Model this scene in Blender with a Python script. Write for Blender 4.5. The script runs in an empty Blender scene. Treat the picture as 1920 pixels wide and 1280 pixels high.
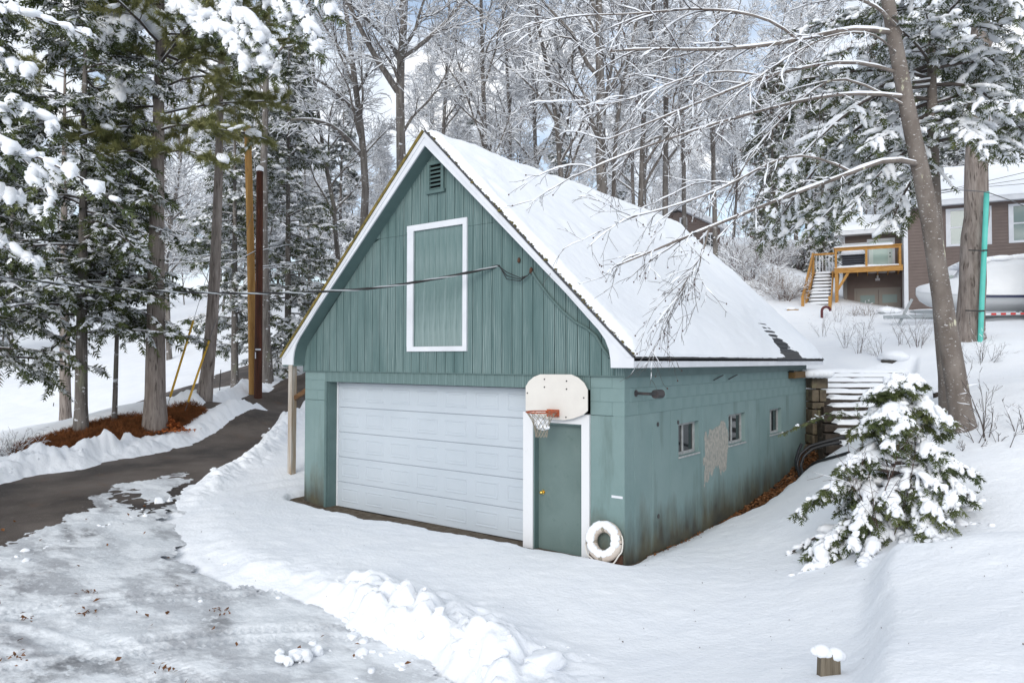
import bpy, math, random
import numpy as np
from mathutils import Vector, Matrix

scene = bpy.context.scene
COL = scene.collection

# ------------------------------------------------------------------ camera
CAM = np.array([4.8894, -9.2002, 2.9117]); YAW, PITCH, ROLL = 0.6439, 0.0259, 0.002
FPX = 1343.963                                  # focal length in pixels of the 1920 wide photograph
_cy, _sy, _cp, _sp = math.cos(YAW), math.sin(YAW), math.cos(PITCH), math.sin(PITCH)
FW = np.array([-_sy * _cp, _cy * _cp, _sp]); _r = np.array([_cy, _sy, 0.0]); _u = np.cross(_r, FW)
RT = _r * math.cos(ROLL) + _u * math.sin(ROLL); UP = -_r * math.sin(ROLL) + _u * math.cos(ROLL)
cam_d = bpy.data.cameras.new('camera'); cam = bpy.data.objects.new('camera', cam_d); COL.objects.link(cam)
cam_d.sensor_width = 36.0; cam_d.lens = 36.0 * FPX / 1920.0
cam_d.clip_start = 0.05; cam_d.clip_end = 2000
cam.matrix_world = Matrix(((RT[0], UP[0], -FW[0], CAM[0]), (RT[1], UP[1], -FW[1], CAM[1]), (RT[2], UP[2], -FW[2], CAM[2]), (0, 0, 0, 1)))
scene.camera = cam


def ray(px, py): return FW + RT * (px - 960) / FPX - UP * (py - 640) / FPX
def at(px, py, d): return CAM + ray(px, py) * d                     # survey helper: a sighted point at a known distance
def ony(px, py, y): r = ray(px, py); return CAM + r * (y - CAM[1]) / r[1]
def onx(px, py, x): r = ray(px, py); return CAM + r * (x - CAM[0]) / r[0]
def ats(L): return np.array([at(*q) for q in L])


# ------------------------------------------------------------------ world and sun
SUN_EL, SUN_AZ = math.radians(21), math.radians(160)
world = bpy.data.worlds.new('World'); scene.world = world; world.use_nodes = True
wn = world.node_tree.nodes; wl = world.node_tree.links; wn.clear()
wo = wn.new('ShaderNodeOutputWorld'); bg = wn.new('ShaderNodeBackground'); bg.inputs['Strength'].default_value = 0.15
sky = wn.new('ShaderNodeTexSky'); sky.sky_type = 'NISHITA'; sky.sun_disc = False
sky.sun_elevation = SUN_EL; sky.sun_rotation = SUN_AZ; sky.air_density = 1.0; sky.dust_density = 0.6; sky.ozone_density = 2.0
tc = wn.new('ShaderNodeTexCoord')
mp = wn.new('ShaderNodeMapping'); mp.inputs['Scale'].default_value = (1.0, 1.0, 2.2); mp.inputs['Location'].default_value = (0.3, 1.7, 0.2)
wl.new(tc.outputs['Generated'], mp.inputs['Vector'])
n1 = wn.new('ShaderNodeTexNoise'); n1.inputs['Scale'].default_value = 3.2; n1.inputs['Detail'].default_value = 9; n1.inputs['Roughness'].default_value = 0.55
wl.new(mp.outputs['Vector'], n1.inputs['Vector'])
cr = wn.new('ShaderNodeValToRGB'); cr.color_ramp.elements[0].position = 0.36; cr.color_ramp.elements[1].position = 0.55
wl.new(n1.outputs['Fac'], cr.inputs['Fac'])
n2 = wn.new('ShaderNodeTexNoise'); n2.inputs['Scale'].default_value = 6.0; n2.inputs['Detail'].default_value = 6
wl.new(mp.outputs['Vector'], n2.inputs['Vector'])
cc = wn.new('ShaderNodeValToRGB'); cc.color_ramp.elements[0].position = 0.35; cc.color_ramp.elements[1].position = 0.62
cc.color_ramp.elements[0].color = (5.2, 5.7, 6.4, 1); cc.color_ramp.elements[1].color = (7.2, 7.2, 7.25, 1)
wl.new(n2.outputs['Fac'], cc.inputs['Fac'])
mx = wn.new('ShaderNodeMix'); mx.data_type = 'RGBA'
thin = wn.new('ShaderNodeMix'); thin.data_type = 'RGBA'; thin.inputs[0].default_value = 0.45; thin.inputs[7].default_value = (4.6, 5.4, 6.4, 1)   # thin high cloud over the blue
wl.new(sky.outputs['Color'], thin.inputs[6])
wl.new(cr.outputs['Color'], mx.inputs[0]); wl.new(thin.outputs[2], mx.inputs[6]); wl.new(cc.outputs['Color'], mx.inputs[7])
wl.new(mx.outputs[2], bg.inputs['Color']); wl.new(bg.outputs['Background'], wo.inputs['Surface'])
sun_d = bpy.data.lights.new('sun', 'SUN'); sun_d.energy = 1.5; sun_d.angle = math.radians(30); sun_d.color = (1.0, 0.96, 0.9)
sun = bpy.data.objects.new('sun', sun_d); COL.objects.link(sun)
# the sun stands to the left of and behind the camera
_sd = Vector((math.sin(SUN_AZ) * math.cos(SUN_EL), math.cos(SUN_AZ) * math.cos(SUN_EL), math.sin(SUN_EL)))
sun.rotation_euler = _sd.to_track_quat('Z', 'Y').to_euler()
scene.view_settings.view_transform = 'Standard'; scene.view_settings.look = 'None'
scene.view_settings.exposure = 0.18; scene.view_settings.gamma = 1.0; scene.view_settings.use_curve_mapping = False
scene.cycles.max_bounces = 6; scene.cycles.diffuse_bounces = 4; scene.cycles.glossy_bounces = 3; scene.cycles.transmission_bounces = 4
scene.cycles.use_denoising = True

# ------------------------------------------------------------------ materials
def mat(name, color, rough=0.6, spec=0.3, metal=0.0, var=None, var_scale=(4, 4, 4), var_detail=5, var_lo=.35, var_hi=.65, bump=0.0, bump_scale=(30, 30, 30), bump_detail=4, dist=0.02, wave=None, layers=()):
    m = bpy.data.materials.new(name); m.use_nodes = True
    nt = m.node_tree; N = nt.nodes; L = nt.links
    b = N['Principled BSDF']; b.inputs['Roughness'].default_value = rough; b.inputs['Metallic'].default_value = metal
    b.inputs['Specular IOR Level'].default_value = spec
    tcn = N.new('ShaderNodeTexCoord')
    def noise(scale, detail, seed=0.0, ro=.55):
        mpn = N.new('ShaderNodeMapping'); mpn.inputs['Scale'].default_value = scale; mpn.inputs['Location'].default_value = (seed, seed * 1.7, seed * .6)
        L.new(tcn.outputs['Object'], mpn.inputs['Vector'])
        t = N.new('ShaderNodeTexNoise'); t.inputs['Scale'].default_value = 1.0; t.inputs['Detail'].default_value = detail; t.inputs['Roughness'].default_value = ro
        L.new(mpn.outputs['Vector'], t.inputs['Vector']); return t
    def ramp(sock, lo, hi, c0=(0, 0, 0, 1), c1=(1, 1, 1, 1)):
        r = N.new('ShaderNodeValToRGB'); r.color_ramp.elements[0].position = lo; r.color_ramp.elements[1].position = hi
        r.color_ramp.elements[0].color = c0; r.color_ramp.elements[1].color = c1
        L.new(sock, r.inputs['Fac']); return r
    cur = None
    if var is not None:
        t = noise(var_scale, var_detail)
        r = ramp(t.outputs['Fac'], var_lo, var_hi, (*color, 1), (*var, 1)); cur = r.outputs['Color']
    if wave is not None:
        c2, sc, dist_, amt = wave
        mpn = N.new('ShaderNodeMapping'); mpn.inputs['Scale'].default_value = sc; L.new(tcn.outputs['Object'], mpn.inputs['Vector'])
        wv = N.new('ShaderNodeTexWave'); wv.wave_type = 'BANDS'; wv.bands_direction = 'X'; wv.inputs['Scale'].default_value = 1.0; wv.inputs['Distortion'].default_value = dist_; wv.inputs['Detail'].default_value = 3.0; wv.inputs['Detail Scale'].default_value = .8
        L.new(mpn.outputs['Vector'], wv.inputs['Vector']); r = ramp(wv.outputs['Fac'], .58, .95, (0, 0, 0, 1), (amt, amt, amt, 1))
        t = noise((1.6, 1.6, .5), 3, 9.1); r2 = ramp(t.outputs['Fac'], .38, .62); mu = N.new('ShaderNodeMath'); mu.operation = 'MULTIPLY'; L.new(r.outputs['Color'], mu.inputs[0]); L.new(r2.outputs['Color'], mu.inputs[1])
        mxn = N.new('ShaderNodeMix'); mxn.data_type = 'RGBA'; L.new(mu.outputs[0], mxn.inputs[0])
        if cur is None: mxn.inputs[6].default_value = (*color, 1)
        else: L.new(cur, mxn.inputs[6])
        mxn.inputs[7].default_value = (*c2, 1); cur = mxn.outputs[2]
    for k, (c2, sc, lo, hi, amt) in enumerate(layers):
        t = noise(sc, 6, 3.1 * (k + 1), .6)
        r = ramp(t.outputs['Fac'], lo, hi, (0, 0, 0, 1), (amt, amt, amt, 1))
        mxn = N.new('ShaderNodeMix'); mxn.data_type = 'RGBA'
        L.new(r.outputs['Color'], mxn.inputs[0])
        if cur is None: mxn.inputs[6].default_value = (*color, 1)
        else: L.new(cur, mxn.inputs[6])
        mxn.inputs[7].default_value = (*c2, 1); cur = mxn.outputs[2]
    if cur is None: b.inputs['Base Color'].default_value = (*color, 1)
    else: L.new(cur, b.inputs['Base Color'])
    if bump:
        t = noise(bump_scale, bump_detail, 7.7)
        bn = N.new('ShaderNodeBump'); bn.inputs['Strength'].default_value = bump; bn.inputs['Distance'].default_value = dist
        L.new(t.outputs['Fac'], bn.inputs['Height']); L.new(bn.outputs['Normal'], b.inputs['Normal'])
    m['tools'] = 0
    return m


M = {}
M['snow'] = mat('snow', (.86, .88, .91), .8, .12, var=(.82, .845, .885), var_scale=(1.3, 1.3, 1.3), bump=.5, bump_scale=(17, 17, 17), bump_detail=9, dist=.03)
M['snow_roof'] = mat('snow_roof', (.86, .885, .92), .75, .15, var=(.82, .85, .895), var_scale=(1.0, 1.0, 1.0), bump=.4, bump_scale=(7, 7, 7), bump_detail=8, dist=.03)
M['snow_tree'] = mat('snow_tree', (.87, .89, .925), .8, .1)
M['asphalt'] = mat('asphalt', (.060, .048, .041), .65, .3, var=(.125, .104, .090), var_scale=(.9, .9, .9), var_detail=9, bump=.8, bump_scale=(40, 40, 40), dist=.012,
                   layers=[((.11, .06, .035), (1.1, 2.0, 1), .60, .72, .5), ((.034, .029, .027), (.45, .45, .3), .52, .62, .75), ((.16, .14, .125), (11, 11, 11), .60, .68, .5), ((.5, .5, .52), (2.2, 3.4, 1), .73, .77, .7)])
M['ice'] = mat('ice', (.66, .69, .72), .4, .4, var=(.34, .345, .365), var_scale=(.55, 1.0, .5), var_detail=12, var_lo=.40, var_hi=.64, bump=.6, bump_scale=(16, 16, 8), bump_detail=9, dist=.03,
               layers=[((.15, .15, .16), (.50, .95, .5), .525, .64, .85), ((.82, .845, .87), (1.5, 2.6, 1), .46, .60, .92), ((.80, .83, .86), (7, 11, 3), .56, .66, .7), ((.17, .12, .085), (2.2, 2.6, 1), .69, .76, .45)])
M['needles'] = mat('pine_needle_litter', (.27, .105, .040), .9, .1, var=(.13, .055, .024), var_scale=(5, 5, 5), bump=.9, bump_scale=(40, 40, 40), dist=.03)
M['dirt'] = mat('wet_gravel', (.085, .062, .042), .85, .2, var=(.15, .125, .095), var_scale=(9, 9, 9), bump=.8, bump_scale=(45, 45, 45), dist=.02)
TEAL = (.105, .195, .185)
M['siding'] = mat('teal_stained_siding', (.082, .138, .137), .7, .25, var=(.122, .188, .186), var_scale=(9, 9, .8), var_detail=8, var_lo=.36, var_hi=.68, bump=.35, bump_scale=(60, 60, 2.5), dist=.006, wave=((.33, .40, .395), (9, 9, .9), 9.0, .5),
                  layers=[((.27, .335, .33), (26, 26, 1.6), .60, .76, .4)])
M['siding_plain'] = mat('teal_paint_wood', (.095, .150, .148), .6, .3, var=(.115, .175, .172), var_scale=(3, 3, 3))
M['loft'] = mat('faded_loft_boards', (.115, .182, .180), .75, .2, var=(.215, .285, .284), var_scale=(14, 14, .9), var_detail=8, var_lo=.35, var_hi=.65, bump=.3, bump_scale=(70, 70, 3), dist=.005, wave=((.36, .42, .40), (12, 12, .8), 7.0, .6),
                layers=[((.085, .150, .145), (7, 7, 1.1), .5, .68, .6)])
M['concrete'] = mat('teal_painted_concrete', (.170, .250, .248), .8, .2, var=(.205, .285, .283), var_scale=(1.2, 1.2, 1.2), bump=.25, bump_scale=(22, 22, 22), dist=.008,
                    layers=[((.10, .145, .135), (2.6, 2.6, .45), .54, .70, .65), ((.25, .31, .30), (5, 5, .6), .66, .76, .35)])
M['white'] = mat('white_trim', (.70, .72, .76), .5, .3, var=(.62, .64, .68), var_scale=(2, 2, 2))
M['white_worn'] = mat('worn_white_trim', (.70, .71, .73), .6, .3, layers=[((.22, .19, .16), (9, 9, 3), .66, .74, .8)])
M['door_white'] = mat('white_steel_door', (.50, .55, .60), .42, .4, var=(.46, .51, .56), var_scale=(.8, .8, .8))
M['man_door'] = mat('teal_steel_door', (.140, .196, .188), .5, .3, var=(.120, .172, .164), var_scale=(2.5, 2.5, 2.5), layers=[((.16, .21, .20), (5, 5, 3), .55, .7, .5), ((.09, .14, .125), (7, 7, 7), .62, .72, .5)])
M['moss'] = mat('mossy_drip_edge', (.23, .17, .045), .85, .2, var=(.10, .085, .03), var_scale=(9, 9, 9), bump=.6)
M['shingle'] = mat('grey_asphalt_shingle', (.055, .058, .066), .9, .15, var=(.085, .088, .095), var_scale=(9, 9, 9), bump=.5, bump_scale=(90, 90, 90), dist=.004)
M['dark'] = mat('black_paint', (.012, .012, .013), .5, .4)
M['hole'] = mat('unlit_black', (.004, .004, .004), .9, .05)  # near-black: the lack of light inside is put into the colour
M['brass'] = mat('brass', (.75, .52, .14), .25, .5, metal=1.0)
M['rim'] = mat('rusty_orange_steel', (.48, .10, .035), .6, .4, var=(.22, .07, .035), var_scale=(20, 20, 20))
M['net'] = mat('net_cord', (.30, .27, .22), .9, .1)
M['board'] = mat('cream_backboard', (.70, .675, .63), .45, .35, var=(.64, .61, .57), var_scale=(2.2, 2.2, 2.2), layers=[((.3, .28, .25), (4, 4, 1.2), .72, .8, .5)])
M['rust'] = mat('rust_brown_board', (.075, .035, .025), .8, .2, var=(.11, .06, .04), var_scale=(6, 6, 6))
M['wood_wet'] = mat('wet_brown_wood', (.10, .05, .022), .7, .3, var=(.18, .10, .045), var_scale=(3, 12, 12))
M['lamp_metal'] = mat('dark_grey_metal', (.03, .032, .035), .5, .4, var=(.06, .05, .05), var_scale=(12, 12, 12))
M['wet'] = mat('wet_dark_ice', (.20, .205, .22), .25, .5, var=(.42, .43, .45), var_scale=(1.5, 2.4, 1), var_detail=9, bump=.2, bump_scale=(12, 12, 6), dist=.01)
M['glass'] = mat('dark_window_glass', (.02, .024, .026), .06, .6)
M['frame_grey'] = mat('weathered_white_frame', (.42, .44, .44), .6, .3, var=(.30, .31, .31), var_scale=(12, 12, 12))
M['plaster'] = mat('bare_concrete_patch', (.40, .375, .335), .9, .1, var=(.26, .27, .25), var_scale=(14, 14, 14), bump=.6, bump_scale=(40, 40, 40), dist=.01)


def ground_stain(m, z0, z1, c1, c2, noise_amt=.35):
    """damp algae on the lowest part of the concrete: object-space height with a broken edge"""
    nt = m.node_tree; N = nt.nodes; L = nt.links; b = N['Principled BSDF']
    src = b.inputs['Base Color'].links[0].from_socket
    tcn = N.new('ShaderNodeTexCoord'); sep = N.new('ShaderNodeSeparateXYZ'); L.new(tcn.outputs['Object'], sep.inputs['Vector'])
    mpn = N.new('ShaderNodeMapping'); mpn.inputs['Scale'].default_value = (4, 3.2, .8); L.new(tcn.outputs['Object'], mpn.inputs['Vector'])
    t = N.new('ShaderNodeTexNoise'); t.inputs['Scale'].default_value = 1.0; t.inputs['Detail'].default_value = 9; t.inputs['Roughness'].default_value = .65
    L.new(mpn.outputs['Vector'], t.inputs['Vector'])
    ma = N.new('ShaderNodeMath'); ma.operation = 'MULTIPLY_ADD'; ma.inputs[1].default_value = -1.9 * noise_amt * 2; ma.inputs[2].default_value = noise_amt * 1.9
    L.new(t.outputs['Fac'], ma.inputs[0])
    ad = N.new('ShaderNodeMath'); ad.operation = 'ADD'; L.new(sep.outputs['Z'], ad.inputs[0]); L.new(ma.outputs[0], ad.inputs[1])
    mr = N.new('ShaderNodeMapRange'); mr.inputs['From Min'].default_value = z1; mr.inputs['From Max'].default_value = z0
    L.new(ad.outputs[0], mr.inputs['Value'])
    r = N.new('ShaderNodeValToRGB'); r.color_ramp.elements[0].position = .35; r.color_ramp.elements[1].position = .65
    r.color_ramp.elements[0].color = (*c1, 1); r.color_ramp.elements[1].color = (*c2, 1)
    t2 = N.new('ShaderNodeTexNoise'); t2.inputs['Scale'].default_value = 2.3; t2.inputs['Detail'].default_value = 6; L.new(tcn.outputs['Object'], t2.inputs['Vector']); L.new(t2.outputs['Fac'], r.inputs['Fac'])
    mxn = N.new('ShaderNodeMix'); mxn.data_type = 'RGBA'; L.new(mr.outputs[0], mxn.inputs[0]); L.new(src, mxn.inputs[6]); L.new(r.outputs['Color'], mxn.inputs[7])
    L.new(mxn.outputs[2], b.inputs['Base Color'])


ground_stain(M['concrete'], .05, .75, (.062, .064, .056), (.105, .10, .068))

# ------------------------------------------------------------------ object helpers
ORG = {}


def tag(o, label=None, cat=None, group=None, kind=None):
    if label: o['label'] = label
    if cat: o['category'] = cat
    if group: o['group'] = group
    if kind: o['kind'] = kind
    return o


def thing(name, loc, label, cat, group=None):
    o = bpy.data.objects.new(name, None); COL.objects.link(o); o.location = loc; o.empty_display_size = .2
    ORG[o.name] = np.array(loc, float)
    return tag(o, label, cat, group)


def np_mesh(name, V, Q=None, T=None, smooth=False):
    V = np.asarray(V, np.float32).reshape(-1, 3)
    loops = []; starts = []; n = 0
    if Q is not None and len(Q):
        Q = np.asarray(Q, np.int32).reshape(-1, 4); loops.append(Q.ravel()); starts.append(np.arange(len(Q)) * 4 + n); n += Q.size
    if T is not None and len(T):
        T = np.asarray(T, np.int32).reshape(-1, 3); loops.append(T.ravel()); starts.append(np.arange(len(T)) * 3 + n); n += T.size
    me = bpy.data.meshes.new(name)
    lo = np.concatenate(loops); st = np.concatenate(starts).astype(np.int32)
    me.vertices.add(len(V)); me.vertices.foreach_set('co', V.ravel())
    me.loops.add(len(lo)); me.loops.foreach_set('vertex_index', lo.astype(np.int32))
    me.polygons.add(len(st)); me.polygons.foreach_set('loop_start', st)
    if smooth: me.polygons.foreach_set('use_smooth', np.ones(len(st), bool))
    me.update(calc_edges=True)
    return me


def link(name, me, material, parent=None, kind=None):
    o = bpy.data.objects.new(name, me); COL.objects.link(o)
    if material is not None and not me.materials: me.materials.append(material)
    if parent is not None:
        o.parent = parent; ORG[o.name] = ORG[parent.name]
    else: ORG[o.name] = np.zeros(3)
    if kind: o['kind'] = kind
    return o


def part(name, V, material, parent=None, Q=None, T=None, smooth=False, kind=None):
    V = np.asarray(V, float).reshape(-1, 3)
    if parent is not None: V = V - ORG[parent.name]
    return link(name, np_mesh(name, V, Q, T, smooth), material, parent, kind)


class MB:
    """collects simple solids in world coordinates; build() links them as ONE mesh object"""
    def __init__(s): s.v = []; s.f = []
    def add(s, V, F):
        n = len(s.v); s.v += [tuple(map(float, p)) for p in V]; s.f += [tuple(i + n for i in f) for f in F]; return s
    def box(s, lo, hi):
        x0, y0, z0 = lo; x1, y1, z1 = hi
        return s.add([(x0, y0, z0), (x1, y0, z0), (x1, y1, z0), (x0, y1, z0), (x0, y0, z1), (x1, y0, z1), (x1, y1, z1), (x0, y1, z1)],
                     [(0, 3, 2, 1), (4, 5, 6, 7), (0, 1, 5, 4), (1, 2, 6, 5), (2, 3, 7, 6), (3, 0, 4, 7)])
    def obox(s, c, ax, ay, az):
        """oriented box: centre and three half-axis vectors"""
        c, ax, ay, az = (np.asarray(q, float) for q in (c, ax, ay, az)); V = []
        for k in (-1, 1):
            for i, j in ((-1, -1), (1, -1), (1, 1), (-1, 1)): V.append(c + ax * i + ay * j + az * k)
        return s.add(V, [(0, 3, 2, 1), (4, 5, 6, 7), (0, 1, 5, 4), (1, 2, 6, 5), (2, 3, 7, 6), (3, 0, 4, 7)])
    def bar(s, a, b, w, h, upv=(0, 0, 1)):
        a = np.asarray(a, float); b = np.asarray(b, float); d = b - a; L = np.linalg.norm(d); t = d / L
        sd = np.cross(t, upv); sd = sd / (np.linalg.norm(sd) + 1e-9); u = np.cross(sd, t)
        return s.obox((a + b) / 2, d / 2, sd * w / 2, u * h / 2)
    def prism(s, poly, vec):
        """polygon of 3-D points extruded by vec"""
        P = [np.asarray(q, float) for q in poly]; n = len(P); vec = np.asarray(vec, float)
        return s.add(P + [q + vec for q in P], [tuple(range(n))[::-1], tuple(range(n, 2 * n))] + [(i, (i + 1) % n, n + (i + 1) % n, n + i) for i in range(n)])
    def tube(s, pts, r, k=8, cap=True):
        V, Q = tubes(np.asarray(pts, float)[None], np.broadcast_to(np.asarray(r, float), (len(pts),))[None], k)
        F = [tuple(q) for q in Q]; n = len(pts)
        if cap: F += [tuple(range(k))[::-1], tuple((n - 1) * k + i for i in range(k))]
        return s.add(V, F)
    def build(s, name, material, parent=None, smooth=False, kind=None, bevel=0):
        V = np.array(s.v); 
        if parent is not None: V = V - ORG[parent.name]
        me = bpy.data.meshes.new(name); me.from_pydata(V.tolist(), [], s.f); me.update()
        if smooth: me.polygons.foreach_set('use_smooth', np.ones(len(me.polygons), bool))
        o = link(name, me, material, parent, kind)
        if bevel:
            b = o.modifiers.new('bevel', 'BEVEL'); b.width = bevel; b.segments = 2; b.limit_method = 'ANGLE'
        return o


def nrm(v): return v / (np.linalg.norm(v, axis=-1, keepdims=True) + 1e-12)


def tubes(pts, rad, k):
    """connected tubes for B branches of n points: pts (B,n,3), rad (B,n)"""
    B, n, _ = pts.shape
    t = np.empty_like(pts); t[:, 1:-1] = pts[:, 2:] - pts[:, :-2]; t[:, 0] = pts[:, 1] - pts[:, 0]; t[:, -1] = pts[:, -1] - pts[:, -2]
    t = nrm(t); mean = nrm(pts[:, -1] - pts[:, 0])
    ref = np.where(np.abs(mean[:, 2:3]) > .8, np.array([[1., 0, 0]]), np.array([[0., 0, 1]]))[:, None, :]
    a = nrm(np.cross(t, np.broadcast_to(ref, t.shape))); b = np.cross(a, t)
    ang = np.arange(k) * 2 * math.pi / k
    V = pts[:, :, None, :] + rad[:, :, None, None] * (a[:, :, None, :] * np.cos(ang)[None, None, :, None] + b[:, :, None, :] * np.sin(ang)[None, None, :, None])
    idx = np.arange(B * n * k).reshape(B, n, k)
    q = np.stack([idx[:, :-1, :], np.roll(idx, -1, 2)[:, :-1, :], np.roll(idx, -1, 2)[:, 1:, :], idx[:, 1:, :]], -1)
    return V.reshape(-1, 3), q.reshape(-1, 4)[:, ::-1]


def _ico(sub):
    import bmesh
    bm = bmesh.new(); bmesh.ops.create_icosphere(bm, subdivisions=sub, radius=1)
    V = np.array([v.co[:] for v in bm.verts]); T = np.array([[v.index for v in f.verts] for f in bm.faces]); bm.free(); return V, T


ICO1, ICO2, ICO3 = _ico(1), _ico(2), _ico(3)


def blobs(C, S, rng, ico=None, jit=.18, rotz=True, axis=None):
    """N lumpy ellipsoids, centres C, half sizes S (N,3); axis (N,3) turns x along it"""
    V0, T0 = ico or ICO1; n = len(C); k = len(V0)
    V = np.broadcast_to(V0, (n, k, 3)) * (1 + rng.normal(0, jit, (n, k, 1)))
    V = V * S[:, None, :]
    if axis is not None:
        x = nrm(axis); y = nrm(np.cross(np.array([0, 0, 1.]), x)); z = np.cross(x, y)
        V = V[..., 0:1] * x[:, None] + V[..., 1:2] * y[:, None] + V[..., 2:3] * z[:, None]
    elif rotz:
        a = rng.uniform(0, 2 * math.pi, n); ca, sa = np.cos(a)[:, None], np.sin(a)[:, None]
        V = np.stack([V[..., 0] * ca - V[..., 1] * sa, V[..., 0] * sa + V[..., 1] * ca, V[..., 2]], -1)
    V = V + C[:, None, :]
    T = (T0[None] + (np.arange(n) * k)[:, None, None])
    return V.reshape(-1, 3), T.reshape(-1, 3)


def clods(C, S, rng, ico=None):
    """broken lumps of snow: ellipsoids with their own low-frequency dents and flats"""
    V0, T0 = ico or ICO3; n = len(C); k = len(V0); f = rng.normal(0, 2.2, (n, 5, 3)); ph = rng.uniform(0, 6.28, (n, 5)); am = np.array([.22, .18, .12, .08, .06])
    f *= np.array([.7, 1.0, 1.5, 2.6, 3.6])[None, :, None]; r = 1 + (np.sin(np.einsum('kd,njd->nkj', V0, f) + ph[:, None]) * am).sum(-1)
    for _ in range(3): d = nrm(rng.normal(0, 1, (n, 1, 3))); h = rng.uniform(.55, .9, (n, 1)); p = (V0[None] * d).sum(-1) * r; r = np.where(p > h, r * h / np.maximum(p, 1e-6), r)
    V = V0[None] * r[..., None] * S[:, None, :] + C[:, None, :]; return V.reshape(-1, 3), (T0[None] + (np.arange(n) * k)[:, None, None]).reshape(-1, 3)


# ------------------------------------------------------------------ noise on arrays
def _hash(ix, iy, seed):
    h = (ix.astype(np.int64) * 374761393 + iy.astype(np.int64) * 668265263 + seed * 1442695041) & 0xFFFFFFFF
    h = ((h ^ (h >> 13)) * 1274126177) & 0xFFFFFFFF
    return ((h ^ (h >> 16)) & 0xFFFFFF) / float(0xFFFFFF)


def vnoise(x, y, seed=0):
    ix, iy = np.floor(x), np.floor(y); fx, fy = x - ix, y - iy; u = fx * fx * (3 - 2 * fx); v = fy * fy * (3 - 2 * fy)
    a = _hash(ix, iy, seed); b = _hash(ix + 1, iy, seed); c = _hash(ix, iy + 1, seed); d = _hash(ix + 1, iy + 1, seed)
    return (a * (1 - u) + b * u) * (1 - v) + (c * (1 - u) + d * u) * v - .5


def fbm(x, y, seed=0, oct=4, gain=.5):
    s = 0; a = 1.0
    for k in range(oct):
        s = s + a * vnoise(x * 2 ** k, y * 2 ** k, seed + k * 17); a *= gain
    return s


def cells(x, y, seed=0):
    """distance to the nearest feature point: clod-like bumps"""
    ix, iy = np.floor(x), np.floor(y); best = np.full(x.shape, 9.0)
    for i in (-1, 0, 1):
        for j in (-1, 0, 1):
            px = ix + i + _hash(ix + i, iy + j, seed); py = iy + j + _hash(ix + i, iy + j, seed + 5)
            best = np.minimum(best, (px - x) ** 2 + (py - y) ** 2)
    return np.sqrt(best)


def sdf(poly, x, y):
    """signed distance to a polygon, negative inside"""
    P = np.asarray(poly, float)[:, :2]; n = len(P); d = np.full(x.shape, 1e9); ins = np.zeros(x.shape, bool)
    for i in range(n):
        a, b = P[i], P[(i + 1) % n]; e = b - a; wx, wy = x - a[0], y - a[1]
        t = np.clip((wx * e[0] + wy * e[1]) / (e @ e + 1e-12), 0, 1)
        d = np.minimum(d, (wx - t * e[0]) ** 2 + (wy - t * e[1]) ** 2)
        c = ((a[1] > y) != (b[1] > y)); xi = a[0] + (y - a[1]) * e[0] / (e[1] if abs(e[1]) > 1e-9 else 1e-9)
        ins ^= c & (x < xi)
    d = np.sqrt(d); return np.where(ins, -d, d)


def sstep(a, b, x): t = np.clip((x - a) / (b - a), 0, 1); return t * t * (3 - 2 * t)
# ------------------------------------------------------------------ terrain heights, surveyed as (sighting, distance) and plan points
_road_sight = [(-250, 985), (0, 910), (94, 882), (219, 857), (281, 835), (336, 820), (437, 776), (504, 749), (544, 729),
               (572, 765), (500, 815), (450, 860), (345, 910), (300, 935), (0, 1050)]


def on_road(px, py):
    r = ray(px, py); return CAM + r * ((CAM[2] + .54) / (.06 - r[2]))


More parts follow.
